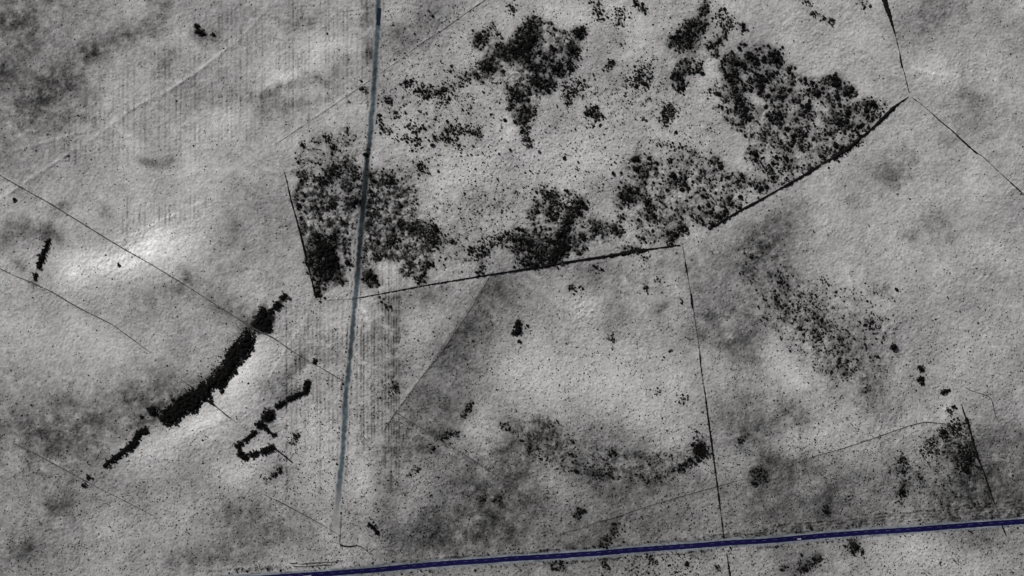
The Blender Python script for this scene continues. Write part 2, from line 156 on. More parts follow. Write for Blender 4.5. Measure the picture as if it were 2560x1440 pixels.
COPSE = [
 (5.5,26,.9,[(676,1033),(664,1046)]),(5,20,.85,[(652,1058),(648,1066)]),(3.8,7,.6,[(662,1070),(672,1080)]),(3.6,8,.6,[(680,1086),(690,1089)]),(3.8,9,.7,[(640,1078),(628,1088),(612,1100)]),(4,11,.75,[(606,1106),(592,1117)]),(4.5,13,.85,[(600,1128),(606,1142),(618,1146)]),(4,12,.7,[(628,1140),(645,1132)]),(4.2,13,.8,[(655,1130),(670,1124),(680,1117)]),
]
CLUMPS = [  # (label, species group, [(r, width, tint, pts)...])
 ('dark tree in the lone clump on the striped upper field','trees of the lone clump on the striped field',[(4.5,8,.7,[(490,62),(492,70)]),(5,13,.85,[(493,80),(508,84)]),(3.5,4,.3,[(532,87),(534,88)])]),
 ('dark tree in the narrow row ending at the thin field bank','trees of the narrow row by the thin bank',[(4.5,9,.85,[(122,600),(116,612),(110,628)]),(5,11,.85,[(108,632),(103,650),(97,668)]),(3.5,6,.5,[(90,685),(88,700)])]),
 ('black tree in the ragged row west of the gravel track','trees of the ragged row beside the track',[(4.5,14,.6,[(770,955),(760,985)]),(4,12,.45,[(752,985),(718,1000)]),(3.5,10,.4,[(712,1005),(690,1018)]),(4,9,.5,[(785,905),(790,900)])]),
 ('black tree in the compact block copse on the pale rise','trees of the compact block copse',[(6,13,.98,[(1297,806),(1294,828)]),(6,12,.95,[(1296,830),(1284,834)])]),
 ('small dark tree alone beside the block copse','small trees beside the block copse',[(3,3,.4,[(1317,812),(1319,815)]),(3.5,5,.5,[(1298,851),(1300,856)])]),
 ('black tree in the short slanting row below the track end','trees of the short slanting row',[(4.2,7,.9,[(923,1308),(930,1315),(938,1322),(944,1333)])]),
 ('black tree in the topmost of three small dark clumps','trees of the topmost small clump',[(5.5,9,.95,[(2301,919),(2309,926)])]),
 ('black tree in the cross shaped small dark clump','trees of the cross shaped clump',[(4.5,6,.85,[(2296,949),(2310,950)]),(4,5,.85,[(2304,959),(2311,960)])]),
 ('black tree in the slanting clump beside the hedge end','trees of the slanting clump',[(4.8,7,.95,[(2356,983),(2364,978),(2372,975)])]),
 ('dark tree standing alone beside the crossing field banks','',[(5,1,.6,[(34,498)])]),
 ('dark tree standing alone on the palest patch of grass','',[(4.5,1,.5,[(298,661)])]),
 ('dark bushy tree beside the track where the bank crosses','',[(4.5,1,.3,[(904,204)])]),
]
# hedges and banks: (name, label, category, height, [(x, y, width px)])
HEDGE = [
 ('hedge','thick black hedge climbing from the field gap to the three way junction','hedge',2.2,[(1772,574,4),(1800,556,6),(1850,526,6),(1905,497,6),(1945,474,3),(1970,461,7),(2020,432,9),(2040,419,7),(2052,410,3),(2080,396,10),(2120,371,11),(2145,350,7),(2175,326,5),(2205,298,10),(2235,268,9),(2252,255,3),(2272,241,2)]),
 ('hedge','black straight hedge under the southern scrub, thin at its track end','hedge',1.8,[(880,747,2),(950,735,3),(1060,714,3),(1180,694,4),(1280,678,5),(1330,670,8),(1400,659,9),(1450,650,5),(1520,640,7),(1560,633,10),(1620,624,8),(1660,618,4),(1700,613,4)]),
 ('hedge','straight dark hedge on the steep western edge of the scrub','hedge',1.7,[(711,430,2),(718,455,3),(727,500,4),(740,545,4),(752,592,5),(765,645,5),(778,697,5),(790,745,6)]),
 ('hedge','hedge thick with bushes where it enters at the top edge, thin lower down','hedge',1.8,[(2207,-20,16),(2211,8,16),(2215,22,14),(2220,36,8),(2226,56,7),(2231,72,5),(2236,88,2),(2247,130,2),(2250,148,4),(2254,168,5),(2257,172,2),(2266,205,2),(2273,232,2)]),
 ('hedge','long thin hedge descending from the three way junction to the frame edge','hedge',1.1,[(2279,243,2),(2310,266,2),(2350,302,3),(2380,326,3),(2402,347,5),(2440,382,4),(2455,390,2),(2490,425,2),(2530,462,3),(2580,505,3)]),
 ('hedge','long upright hedge line broken by two short black thickets above the road','hedge',1.3,[(1706,615,2),(1712,650,2),(1713,664,5),(1716,678,4),(1718,690,2),(1725,730,2),(1727,738,5),(1729,760,6),(1731,768,4),(1733,776,2),(1745,850,2),(1749,882,3),(1750,900,5),(1751,912,3),(1757,955,2),(1762,985,4),(1768,1040,4),(1776,1090,5),(1785,1150,4),(1792,1205,4),(1798,1250,5),(1801,1275,2),(1806,1310,3),(1811,1348,3)]),
 ('hedge','short dark hedge running away south of the blue road','hedge',1.3,[(1817,1383,2),(1820,1400,4),(1823,1420,5),(1828,1455,5)]),
 ('hedge','black hedge running down beside the corner scrub to the road','hedge',1.7,[(2405,1012,2),(2409,1028,4),(2414,1042,4),(2419,1050,8),(2424,1072,6),(2432,1100,6),(2442,1135,7),(2452,1160,6),(2458,1172,3),(2465,1192,4),(2472,1215,6),(2480,1240,4),(2492,1275,2),(2498,1296,2)]),
 ('hedge','short dark hedge tail crossing the verge south of the road','hedge',1.2,[(2504,1312,3),(2510,1328,4),(2516,1341,3)]),
 ('hedge','thin dark hedge spur pointing away from the black tree belt','hedge',1.4,[(512,996,9),(528,1006,7),(540,1015,3),(556,1028,3),(568,1038,3),(582,1049,1.6),(594,1057,1.4)]),
 ('hedge','short hedge reaching the belt from its upland side','hedge',1.1,[(444,943,1.4),(465,958,2),(478,967,3),(490,977,5)]),
 ('hedge','thin crooked hedge tail leaving the ring shaped copse','hedge',1.4,[(682,1117,6),(695,1128,4),(710,1140,4),(722,1150,4),(732,1159,3)]),
 ('hedge','corner shaped hedge below the end of the gravel track','hedge',1.1,[(853,1290,1.5),(852,1320,2),(850,1345,2),(850,1362,4),(870,1366,4),(895,1363,3),(905,1366,3),(918,1377,2),(935,1390,1.6)]),
 ('hedge','fine curved hedge bending down beyond the corner scrub','hedge',1.1,[(2412,968,1.6),(2430,978,2),(2455,985,2),(2470,990,2.4),(2479,1002,2.4),(2484,1022,2),(2490,1046,2)]),
 ('field_bank','long straight field bank crossing the pale fields into the black tree belt','field bank',.75,[(-30,420,2),(0,439,2),(60,474,2.4),(120,507,2.4),(240,580,2.4),(310,622,2.6),(380,662,1.8),(450,704,2),(560,774,2.2),(640,824,3),(690,848,3)]),
 ('field_bank','thin bank carrying on from the belt to the gravel track','field bank',.6,[(690,849,2),(722,872,2),(760,897,1.6),(800,918,1.8),(860,953,1.6)]),
 ('field_bank','low field bank running under the narrow tree row','field bank',.6,[(-20,660,1.6),(40,690,1.8),(82,707,2.4),(130,730,2.2),(170,755,2.4),(205,775,2),(280,812,2),(315,838,1.8),(345,860,1.5),(375,882,1.5)]),
 ('field_bank','faint field bank crossing the foot of the black tree belt','field bank',.55,[(30,1108,1.6),(100,1142,2.2),(150,1168,2.2),(200,1194,2),(240,1217,1.5),(330,1262,1.5),(385,1292,1.4)]),
 ('field_bank','straight bank meeting the gravel track under the upper scrub','field bank',.7,[(688,361,2.6),(760,312,2.2),(830,266,2.2),(900,218,2),(937,192,1.8)]),
 ('field_bank','straight bank climbing from the gravel track to the top edge','field bank',.7,[(950,184,1.8),(1000,148,2),(1050,109,2.6),(1100,78,2.2),(1150,42,2.2),(1216,-4,2.2),(1240,-20,2)]),
 ('field_bank','thin straight boundary bank slanting down from the straight hedge','field bank',.7,[(1224,692,1.6),(1180,768,1.8),(1140,828,2),(1100,888,1.8),(1060,935,1.5),(1040,962,1.2),(996,1022,1.4)]),
 ('field_bank','thin bank between the steep hedge corner and the gravel track','field bank',.6,[(791,752,1.8),(820,751,1.8),(850,748,2),(876,747,1.6)]),
 ('field_bank','short dark bank below the crossing of the field lines','field bank',.7,[(994,1024,2.4),(978,1048,2.4),(960,1076,2)]),
 ('field_bank','long thin bank descending toward the road through dark ground','field bank',.6,[(985,1028,1.5),(1030,1055,1.6),(1085,1090,2),(1130,1117,2),(1180,1148,2),(1240,1188,2),(1290,1220,1.6),(1350,1262,1.3)]),
 ('field_bank','thin fence bank between the road hedge and the hollow','field bank',.7,[(1400,1335,1.5),(1450,1322,1.6),(1500,1303,3),(1530,1297,2),(1600,1272,2),(1700,1242,1.6),(1793,1216,1.8),(1858,1198,1.4)]),
 ('field_bank','thin fence bank rising to the corner scrub','field bank',.6,[(1975,1160,1.3),(2050,1137,1.8),(2120,1116,1.8),(2200,1089,2),(2270,1065,2),(2316,1055,3),(2345,1058,2),(2365,1060,2)]),
 ('field_bank','faint bank ending at the corner shaped hedge','field bank',.55,[(660,1238,1.4),(700,1256,2),(740,1278,2.2),(776,1296,2),(815,1318,1.5),(849,1338,1.4)]),
 ('field_bank','upper of two short dark banks beside the road','field bank',.8,[(724,1408,2),(735,1407,2.6),(750,1410,2.4),(775,1407,2.6),(805,1405,2.6),(835,1404,1.6),(858,1400,1.5)]),
 ('field_bank','lower of two short dark banks beside the road','field bank',.8,[(732,1414,3),(752,1416,2),(770,1415,2),(795,1412.5,2.6),(812,1411,2.6),(830,1411,1.6)]),
]
# banks and dips shaped in the ground itself: (height m, sigma px, points)
RIDGE = [
 (.9,3.4,[(-20,510),(30,476),(100,430),(165,388)]),(.7,3.4,[(165,388),(250,330),(315,283)]),(1.2,4.0,[(330,272),(380,246),(415,230),(455,205)]),(.8,3.2,[(455,205),(520,160),(590,100)]),(.35,3,[(590,100),(640,50),(670,10)]),
 (1.0,12,[(640,228),(690,204),(740,188),(800,185)]),(.5,3.5,[(20,380),(60,370),(130,350),(210,328)]),(.4,3,[(285,608),(345,582),(450,530),(540,490)]),(.6,5,[(345,285),(350,305),(330,315)]),(.6,5,[(400,390),(420,385),(430,395)]),
 (-.6,2,[(650,230),(655,255),(662,282)]),(.5,3,[(655,420),(700,436)]),(.5,3,[(1315,183),(1362,188),(1395,200)]),(.45,3,[(720,862),(690,915),(660,965),(640,1000)]),(.4,3,[(790,760),(760,800),(725,860)]),
 (.35,2.5,[(120,1066),(240,1100),(290,1112),(330,1128)]),(.3,2.5,[(410,1145),(500,1180),(560,1200)]),(.4,2.5,[(985,1042),(1090,1108),(1190,1172),(1270,1238)]),(.3,2.5,[(1000,1010),(1060,980),(1110,955)]),
 (.5,3,[(2110,660),(2130,720)]),(-.5,2,[(2300,299),(2308,308),(2320,316)]),(.5,3,[(2280,170),(2330,185),(2400,190)]),(.45,3,[(1985,300),(2015,335)]),(-.4,2.5,[(1100,60),(1075,120),(1090,190),(1098,250)]),
 (.9,8,[(2070,190),(2030,190),(1995,178)]),(1.4,30,[(1425,760),(1470,765)]),(.8,10,[(640,1010),(560,1050),(490,1075)]),(.35,2.5,[(2245,1020),(2220,1050),(2190,1075)]),(.35,2.5,[(1960,60),(2000,30)]),
 (-1.2,22,[(400,62),(300,98),(225,128),(130,200),(50,285)]),(-.9,16,[(665,246),(720,218),(790,200)]),(1.5,40,[(330,640),(220,650)]),
 (-1.2,14,[(1830,780),(1790,805),(1770,790)]),(-.7,8,[(1640,785),(1662,768)]),(.8,12,[(1640,1130),(1700,1115)]),(1.0,16,[(1880,1200),(1960,1195),(2000,1180)]),
]

# ------------------------------------------------------------------ numpy helpers
def seg_dist(X, Y, pts, reach):
    """distance from grid points to a polyline, inf beyond reach"""
    D = np.full(X.shape, 1e9, np.float32)
    xs, ys = X[0], Y[:, 0]
    P = pts if len(pts) > 1 else [pts[0], (pts[0][0] + .01, pts[0][1])]
    for a, b in zip(P[:-1], P[1:]):
        x0, x1 = min(a[0], b[0]) - reach, max(a[0], b[0]) + reach
        y0, y1 = min(a[1], b[1]) - reach, max(a[1], b[1]) + reach
        i0, i1 = np.searchsorted(xs, x0), np.searchsorted(xs, x1)
        j0, j1 = np.searchsorted(ys, y0), np.searchsorted(ys, y1)
        if i1 <= i0 or j1 <= j0: continue
        sx, sy = X[j0:j1, i0:i1], Y[j0:j1, i0:i1]
        dx, dy = b[0] - a[0], b[1] - a[1]
        t = np.clip(((sx - a[0]) * dx + (sy - a[1]) * dy) / (dx * dx + dy * dy + 1e-9), 0, 1)
        d = np.hypot(sx - a[0] - t * dx, sy - a[1] - t * dy)
        D[j0:j1, i0:i1] = np.minimum(D[j0:j1, i0:i1], d)
    return D
def in_poly(X, Y, poly):
    inside = np.zeros(X.shape, bool)
    n = len(poly)
    for i in range(n):
        x0, y0 = poly[i]; x1, y1 = poly[(i + 1) % n]
        if y0 == y1: continue
        c = ((y0 > Y) != (y1 > Y)) & (X < (x1 - x0) * (Y - y0) / (y1 - y0) + x0)
        inside ^= c
    return inside
def band(shape, step, lam, seed, width=.5, ang=0.0, stretch=1.0):
    """band-passed noise of wavelength lam (same unit as step), unit variance"""
    r = np.random.RandomState(seed)
    F = np.fft.rfft2(r.standard_normal(shape))
    fy = np.fft.fftfreq(shape[0], step)[:, None]; fx = np.fft.rfftfreq(shape[1], step)[None, :]
    c, s = math.cos(ang), math.sin(ang)
    u = (fx * c + fy * s) * stretch; v = (-fx * s + fy * c)
    f = np.hypot(u, v) + 1e-9
    G = np.exp(-.5 * (np.log(f * lam) / width) ** 2)
    n = np.fft.irfft2(F * G, shape)
    return ((n - n.mean()) / n.std()).astype(np.float32)
def blur(a, s):
    fy = np.fft.fftfreq(a.shape[0])[:, None]; fx = np.fft.rfftfreq(a.shape[1])[None, :]
    return np.fft.irfft2(np.fft.rfft2(a) * np.exp(-2 * (math.pi * s) ** 2 * (fx ** 2 + fy ** 2)), a.shape)
def smooth(a, b, x):
    t = np.clip((x - a) / (b - a), 0, 1); return t * t * (3 - 2 * t)

# ------------------------------------------------------------------ ground grid in photo pixels
STEP = 2.3                                # px, 1.15 m
gx = np.arange(-100, 2660 + STEP, STEP); gy = np.arange(-100, 1540 + STEP, STEP)
X, Y = np.meshgrid(gx, gy); SH = X.shape
def fractal(seed, lams):
    n = sum(w * band(SH, STEP, L, seed * 10 + i, .7) for i, (L, w) in enumerate(lams)); return (n / n.std()).astype(np.float32)
n_cl = fractal(5, [(9, .45), (18, .6), (38, .7), (80, .6)]); n_cl2 = fractal(6, [(24, .4), (55, .6), (120, .8)])      # clumping of scrub
scrub_w = np.zeros(SH, np.float32)
tint = np.zeros(SH, np.float32)
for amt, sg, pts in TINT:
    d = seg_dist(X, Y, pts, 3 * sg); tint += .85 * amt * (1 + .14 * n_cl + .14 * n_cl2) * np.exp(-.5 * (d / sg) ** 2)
warp = n_cl * 5
for reg, cov, rad, t, poly in POLY:
    m = blur(in_poly(X + warp, Y - n_cl2 * 4, poly).astype(np.float32), 3.0)
    tint += t * m * np.clip(1 + .7 * n_cl, .1, 2.2); scrub_w = np.maximum(scrub_w, m * min(1, cov * 1.6))
dark = np.zeros(SH, np.float32)
for reg, cov, rad, w, t, pts in STROKE:
    d = seg_dist(X, Y, pts, w + 20) + n_cl * w * .26
    m = 1 - smooth(w * .22, w * .72, d)
    dark = np.maximum(dark, (t if t > .75 else t * (.2 if reg in ('slope', 'hollow', 'corner') and rad < 2.65 else .5)) * m * np.clip(.85 + .3 * n_cl, .2, 1)); scrub_w = np.maximum(scrub_w, m)
for lst in [BELT, COPSE] + [c[2] for c in CLUMPS]:
    for rad, w, t, pts in lst:
        d = seg_dist(X, Y, pts, w + 20) + n_cl * min(w, 20) * .10
        dark = np.maximum(dark, t * (1 - smooth(w * .36, w * .6, d)))
dark = np.maximum(dark, 1.02 * smooth(.72, 1.0, blur(in_poly(X + n_cl * 3 + 2, Y + n_cl2 * 3 + 2, BELT_SHAPE).astype(np.float32), 1.2)))
# fields of darker cover, ending in a hard line at their bank
def right_of(a, b): return ((b[0] - a[0]) * (Y - a[1]) - (b[1] - a[1]) * (X - a[0]))
f = ((X > 990) & (Y > 690) & (Y < 1030)).astype(np.float32) * (right_of((1228, 686), (1000, 1018)) < 0)
d13 = seg_dist(X, Y, [(1228, 686), (1160, 798), (1100, 888), (1040, 962), (1000, 1018)], 260)
tint += .16 * f * np.exp(-d13 / 90) * smooth(1400, 1200, X)
tint += .08 * smooth(1120, 1240, Y) * smooth(1250, 1500, X) * smooth(-14, 10, np.interp(X, [p[0] for p in ROAD], [p[1] for p in ROAD]) - Y) + .07 * smooth(1040, 1240, Y) + .05 * smooth(880, 980, X) * smooth(700, 900, Y)
tint += .022 * n_cl2 + .028 * band(SH, STEP, 190, 9, .5) + .015 * n_cl
fine = band(SH, STEP, 7.5, 21, .3, math.radians(20), 1.15); fine2 = band(SH, STEP, 13, 22, .4, math.radians(-12), 1.25)
mid = band(SH, STEP, 34, 23, .5, math.radians(30), 1.35)

# ------------------------------------------------------------------ heights
h_low = .75 * band(SH, STEP, 150, 33, .4, math.radians(48), 2.0) + 2.6 * band(SH, STEP, 520, 31, .4) + 1.1 * band(SH, STEP, 210, 32, .4, math.radians(35), 1.6)
rough = .55 + .45 * smooth(700, 1300, X * .5 + Y * .8)
h_hi = .20 * mid + .14 * fine2 * (.8 + .3 * rough) +   .115 * fine * np.clip(1 + .45 * n_cl2, .3, 1.9) * (.7 + .6 * rough) * 1.0 + .09 * scrub_w * fine + .16 * scrub_w * band(SH, STEP, 8, 41, .35)
for hh, sg, pts in RIDGE:
    d = seg_dist(X, Y, pts, 4 * sg); wob = 1 + .25 * n_cl
    h_hi += hh * np.exp(-.5 * (d / sg) ** 2) * np.clip(wob, .4, 1.6)
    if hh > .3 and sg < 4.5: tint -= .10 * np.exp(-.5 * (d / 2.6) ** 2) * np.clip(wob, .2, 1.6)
for _n, _l, cat, hh, pts in HEDGE:
    if cat == 'field bank':
        d = seg_dist(X, Y, [p[:2] for p in pts], 14); h_hi += .55 * np.exp(-.5 * (d / 3.4) ** 2) * np.clip(.8 + .5 * n_cl, .1, 1.5)
# drainage furrows: fine straight grooves
def furrow(x, y0, y1, depth, dk):
    global h_hi, tint
    q = R.uniform(.55, 1.5); depth, dk = depth * q, dk * q
    i0, i1 = np.searchsorted(gx, x - 4), np.searchsorted(gx, x + 4)
    j0, j1 = np.searchsorted(gy, y0), np.searchsorted(gy, y1)
    if j1 - j0 < 4: return
    yy = gy[j0:j1]
    fade = np.clip(np.minimum(yy - y0, y1 - yy) / 30, 0, 1) * np.clip(.8 + .25 * n_cl[j0:j1, (i0 + i1) // 2] + .4 * n_cl2[j0:j1, (i0 + i1) // 2], .0, 1.4)
    prof = np.exp(-.5 * ((gx[i0:i1] - x) / 1.25) ** 2)
    h_hi[j0:j1, i0:i1] -= depth * fade[:, None] * prof[None]
    tint[j0:j1, i0:i1] += dk * fade[:, None] * prof[None]
x = 138.0
while x < 655:
    y0 = np.interp(x, [130, 200, 340, 450, 560, 655], [300, 240, 130, 70, 0, 0]) + R.uniform(-30, 30)
    y1 = np.interp(x, [130, 340, 480, 560, 655], [430, 410, 400, 380, 340]) + R.uniform(-30, 30)
    furrow(x, y0, y1, .17, .12)
    if 305 < x < 545: furrow(x + R.uniform(-1, 1), 490 + R.uniform(-30, 20), np.interp(x, [300, 450, 545], [600, 575, 520]) + R.uniform(-12, 12), .24, .20)
    x += R.choice([7.5, 10.5, 11.5, 12.5, 16])
x = 662.0
while x < 925:
    furrow(x, R.uniform(-60, 40), R.uniform(250, 340), .14, .13); x += R.choice([8, 10, 12, 15])
x = 716.0
while x < 872:
    furrow(x, R.uniform(735, 770), R.uniform(1050, 1260), .2, .19); x += R.choice([8, 10, 12])
x = 893.0
while x < 1004:
    furrow(x, R.uniform(640, 700) if 940 < x < 1000 else R.uniform(745, 790), R.uniform(1080, 1270), .24, .25); x += R.choice([6.5, 8, 10])
furrow(765, 480, 600, .1, -.1); furrow(772, 500, 640, .1, -.1); furrow(1008, 470, 560, .1, -.1)
tint[(X > 945) & (X < 996) & (Y > 652) & (Y < 735)] -= .10
# low ridges of spoil along the road, each broken up
road_y = np.interp(X, [p[0] for p in ROAD], [p[1] for p in ROAD])
dr = road_y - Y
for off, amp, xa, xb in [(17, .35, 900, 2600), (24, .4, 1700, 2600), (31, .45, 1850, 2600), (38, .4, 1900, 2600), (46, .4, 2150, 2600), (54, .4, 2350, 2600), (23, .3, 560, 740), (28, .3, 480, 700), (14, .25, 500, 700), (-14, .25, 1300, 2100)]:
    g = np.exp(-.5 * ((dr - off - 1.2 * n_cl2) / 1.9) ** 2) * smooth(xa - 60, xa + 60, X) * smooth(xb + 60, xb - 60, X)
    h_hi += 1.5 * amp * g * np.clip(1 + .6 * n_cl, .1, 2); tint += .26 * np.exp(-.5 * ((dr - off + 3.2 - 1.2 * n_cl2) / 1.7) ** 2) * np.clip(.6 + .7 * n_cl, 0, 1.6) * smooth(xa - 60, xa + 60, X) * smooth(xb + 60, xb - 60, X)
d_road = seg_dist(X, Y, ROAD, 60); d_track = seg_dist(X, Y, TRACK, 60)
keep = smooth(14.5, 19, d_road) * smooth(11, 15, d_track)
tint += .10 * (1 - smooth(9, 13, np.abs(d_track - 1))) * 0 + .09 * np.exp(-.5 * ((d_track - 12.5) / 1.6) ** 2) * np.clip(1 + n_cl, 0, 2)
h = h_low + h_hi * keep

def sample(A, px, py):
    u = np.clip((np.asarray(px, float) - gx[0]) / STEP, 0, SH[1] - 1.001); v = np.clip((np.asarray(py, float) - gy[0]) / STEP, 0, SH[0] - 1.001)
    i = u.astype(int); j = v.astype(int); fu = u - i; fv = v - j
    return (A[j, i] * (1 - fu) * (1 - fv) + A[j, i + 1] * fu * (1 - fv) + A[j + 1, i] * (1 - fu) * fv + A[j + 1, i + 1] * fu * fv)

def resample(pts, step):
    P = np.asarray(pts, float); s = np.r_[0, np.cumsum(np.hypot(*np.diff(P[:, :2], axis=0).T))]
    n = max(2, int(s[-1] / step) + 1); t = np.linspace(0, s[-1], n)
    # smooth interpolation (piecewise cubic through gradient)
    out = np.stack([np.interp(t, s, P[:, k]) for k in range(P.shape[1])], 1)
    for _ in range(6):
        out[1:-1, :2] = .25 * out[:-2, :2] + .5 * out[1:-1, :2] + .25 * out[2:, :2]
    T_ = np.gradient(out[:, :2], axis=0); T_ /= np.linalg.norm(T_, axis=1)[:, None] + 1e-9
    return out, np.stack([-T_[:, 1], T_[:, 0]], 1), t
# where the bushes of the scrub stand
B = []      # px, py, r, region
for reg, cov, rad, t_, poly in POLY:
    P = np.array(poly); x0, y0 = P.min(0); x1, y1 = P.max(0)
    rad *= .86 if reg in ('east', 'south', 'slope') else .76; n = int(.74 * (.7 if reg in ('slope', 'hollow') else 1) * cov * (x1 - x0) * (y1 - y0) / (math.pi * rad * rad))
    qx, qy = R.uniform(x0, x1, n), R.uniform(y0, y1, n)
    ok = in_poly(qx + sample(warp, qx, qy), qy - 4 * sample(n_cl2, qx, qy), poly)
    prob = np.clip(.55 + .55 * sample(n_cl, qx, qy) + .25 * sample(n_cl2, qx, qy), .06, 1.2)
    ok &= R.rand(n) < prob
    for a_, b_ in zip(qx[ok], qy[ok]): B.append((a_, b_, rad * np.exp(R.normal(-.06, .36)), reg))
for reg, cov, rad, w, t_, pts in STROKE:
    rad *= .76; w *= 1.25; cov *= .60 * (.6 if reg in ('slope', 'hollow') else 1); C, N, t = resample(pts, 1.0); area = (t[-1] + w) * w
    n = int(cov * 1.05 * area / (math.pi * rad * rad)) + 1
    for _ in range(n):
        i = R.randint(len(C)); p = C[i, :2] + N[i] * R.normal(0, w * .33) + R.normal(0, min(w * .25, 5), 2)
        B.append((p[0], p[1], rad * np.exp(R.normal(-.04, .36)), reg))
clear = np.zeros(SH, np.float32)
for w, pts in CLEAR: clear = np.maximum(clear, 1 - smooth(w * .3, w * .75, seg_dist(X, Y, pts, w + 6) + n_cl * 1.5))
B = [b for b in B if R.rand() > .88 * float(sample(clear, b[0], b[1]))]
dark *= 1 - .9 * clear; tint -= .05 * clear
# thin understorey of litter and low growth wherever bushes stand close
D = np.zeros(SH, np.float32)
for b in B:
    i, j = int((b[0] - gx[0]) / STEP), int((b[1] - gy[0]) / STEP)
    if 0 <= i < SH[1] and 0 <= j < SH[0]: D[j, i] += (.35 if b[3] in ('slope', 'hollow', 'corner', 'meadow', 'glade', 'plain') else 1) * math.pi * b[2] ** 2 / STEP ** 2
tint += .12 * np.clip(blur(D, 2.0), 0, 1) + .17 * np.clip(blur(D, 6), 0, 1)
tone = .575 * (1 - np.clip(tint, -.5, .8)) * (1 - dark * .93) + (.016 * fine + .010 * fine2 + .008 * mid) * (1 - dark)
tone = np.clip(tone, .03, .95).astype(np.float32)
# ------------------------------------------------------------------ materials
def mat(name):
    m = bpy.data.materials.new(name); m.use_nodes = True
    nt = m.node_tree; b = nt.nodes['Principled BSDF']
    b.inputs['Roughness'].default_value = .95; b.inputs['Specular IOR Level'].default_value = .1
    return m, nt, b
def nd(nt, kind, **kw):
    n = nt.nodes.new(kind)
    for k, v in kw.items(): setattr(n, k, v)
    return n
def math_node(nt, op, a, b, clamp=False):
    n = nd(nt, 'ShaderNodeMath', operation=op, use_clamp=clamp)
    for i, v in enumerate((a, b)):
        if isinstance(v, (int, float)): n.inputs[i].default_value = v
        else: nt.links.new(v, n.inputs[i])
    return n.outputs[0]
def noise(nt, scale, detail=3, rough=.6, coord=None):
    n = nd(nt, 'ShaderNodeTexNoise'); n.inputs['Scale'].default_value = scale; n.inputs['Detail'].default_value = detail; n.inputs['Roughness'].default_value = rough
    nt.links.new(coord, n.inputs['Vector']); return n.outputs['Fac']
GAIN = .92
def ground_material():
    m, nt, b = mat('rough_grass')
    geo = nd(nt, 'ShaderNodeNewGeometry'); pos = geo.outputs['Position']
    at = nd(nt, 'ShaderNodeAttribute', attribute_name='tone').outputs['Fac']
    n1 = noise(nt, .55, 3, .6, pos); n2 = noise(nt, .16, 4, .65, pos); n3 = noise(nt, 1.6, 2, .6, pos)
    g = math_node(nt, 'ADD', math_node(nt, 'MULTIPLY', math_node(nt, 'SUBTRACT', n1, .5), .44), math_node(nt, 'MULTIPLY', math_node(nt, 'SUBTRACT', n2, .5), .10))
    g = math_node(nt, 'ADD', g, math_node(nt, 'MULTIPLY', math_node(nt, 'SUBTRACT', n3, .5), .25))
    t = math_node(nt, 'MULTIPLY', at, math_node(nt, 'ADD', g, 1.0), True)
    a = math_node(nt, 'MULTIPLY', math_node(nt, 'POWER', t, 2.2), GAIN)
    cc = nd(nt, 'ShaderNodeCombineColor')
    # very faint warm / cool drift of the sward
    n4 = math_node(nt, 'MULTIPLY', math_node(nt, 'SUBTRACT', noise(nt, .35, 2, .5, pos), .5), .10)
    nt.links.new(math_node(nt, 'MULTIPLY', a, math_node(nt, 'ADD', 1.0, n4)), cc.inputs[0])
    nt.links.new(a, cc.inputs[1])
    nt.links.new(math_node(nt, 'MULTIPLY', a, math_node(nt, 'SUBTRACT', 1.0, n4)), cc.inputs[2])
    nt.links.new(cc.outputs[0], b.inputs['Base Color'])
    bp = nd(nt, 'ShaderNodeBump'); bp.inputs['Strength'].default_value = .5; bp.inputs['Distance'].default_value = .25
    nt.links.new(n1, bp.inputs['Height']); nt.links.new(bp.outputs[0], b.inputs['Normal'])
    return m
def speckled(name, c0, c1, scale, rough=.95, bump=.3):
    m, nt, b = mat(name); b.inputs['Roughness'].default_value = rough
    pos = nd(nt, 'ShaderNodeNewGeometry').outputs['Position']
    n = noise(nt, scale, 4, .7, pos)
    r = nd(nt, 'ShaderNodeValToRGB'); r.color_ramp.elements[0].color = (*c0, 1); r.color_ramp.elements[1].color = (*c1, 1)
    r.color_ramp.elements[0].position = .3; r.color_ramp.elements[1].position = .7
    nt.links.new(n, r.inputs[0]); nt.links.new(r.outputs[0], b.inputs['Base Color'])
    bp = nd(nt, 'ShaderNodeBump'); bp.inputs['Strength'].default_value = bump; bp.inputs['Distance'].default_value = .1
    nt.links.new(n, bp.inputs['Height']); nt.links.new(bp.outputs[0], b.inputs['Normal'])
    return m
M_ground = ground_material()
M_dark = speckled('dark_foliage', (.0008, .0008, .0008), (.0045, .0047, .0045), 1.1)
M_grey = speckled('grey_foliage', (.012, .012, .012), (.06, .06, .059), 1.0)
M_hedge = speckled('hedge_foliage', (.001, .001, .001), (.007, .0072, .007), .9)
M_bank = speckled('bank_turf', (.02, .02, .02), (.085, .085, .085), .5)
M_pale = speckled('pale_bank_turf', (.10, .10, .10), (.24, .24, .24), .5)
M_bark = speckled('bark', (.03, .028, .026), (.07, .065, .06), 3)
M_road = speckled('blue_asphalt', (.0014, .0009, .019), (.0026, .0016, .036), .12, .8, .05)
M_paint = speckled('worn_road_paint', (.02, .019, .055), (.07, .068, .12), .8, .7, .05)
M_white = speckled('white_car_paint', (.30, .30, .33), (.38, .38, .42), 2, .35, 0)
M_cream = speckled('cream_lorry_paint', (.42, .41, .38), (.52, .50, .47), 1.2, .5, 0)
M_glass = speckled('dark_glass', (.008, .009, .012), (.014, .015, .018), 2, .1, 0)
M_tyre = speckled('tyre_rubber', (.012, .012, .012), (.02, .02, .02), 6)
M_lamp = speckled('lamp_lens', (.55, .5, .42), (.6, .55, .46), 5, .2, 0)

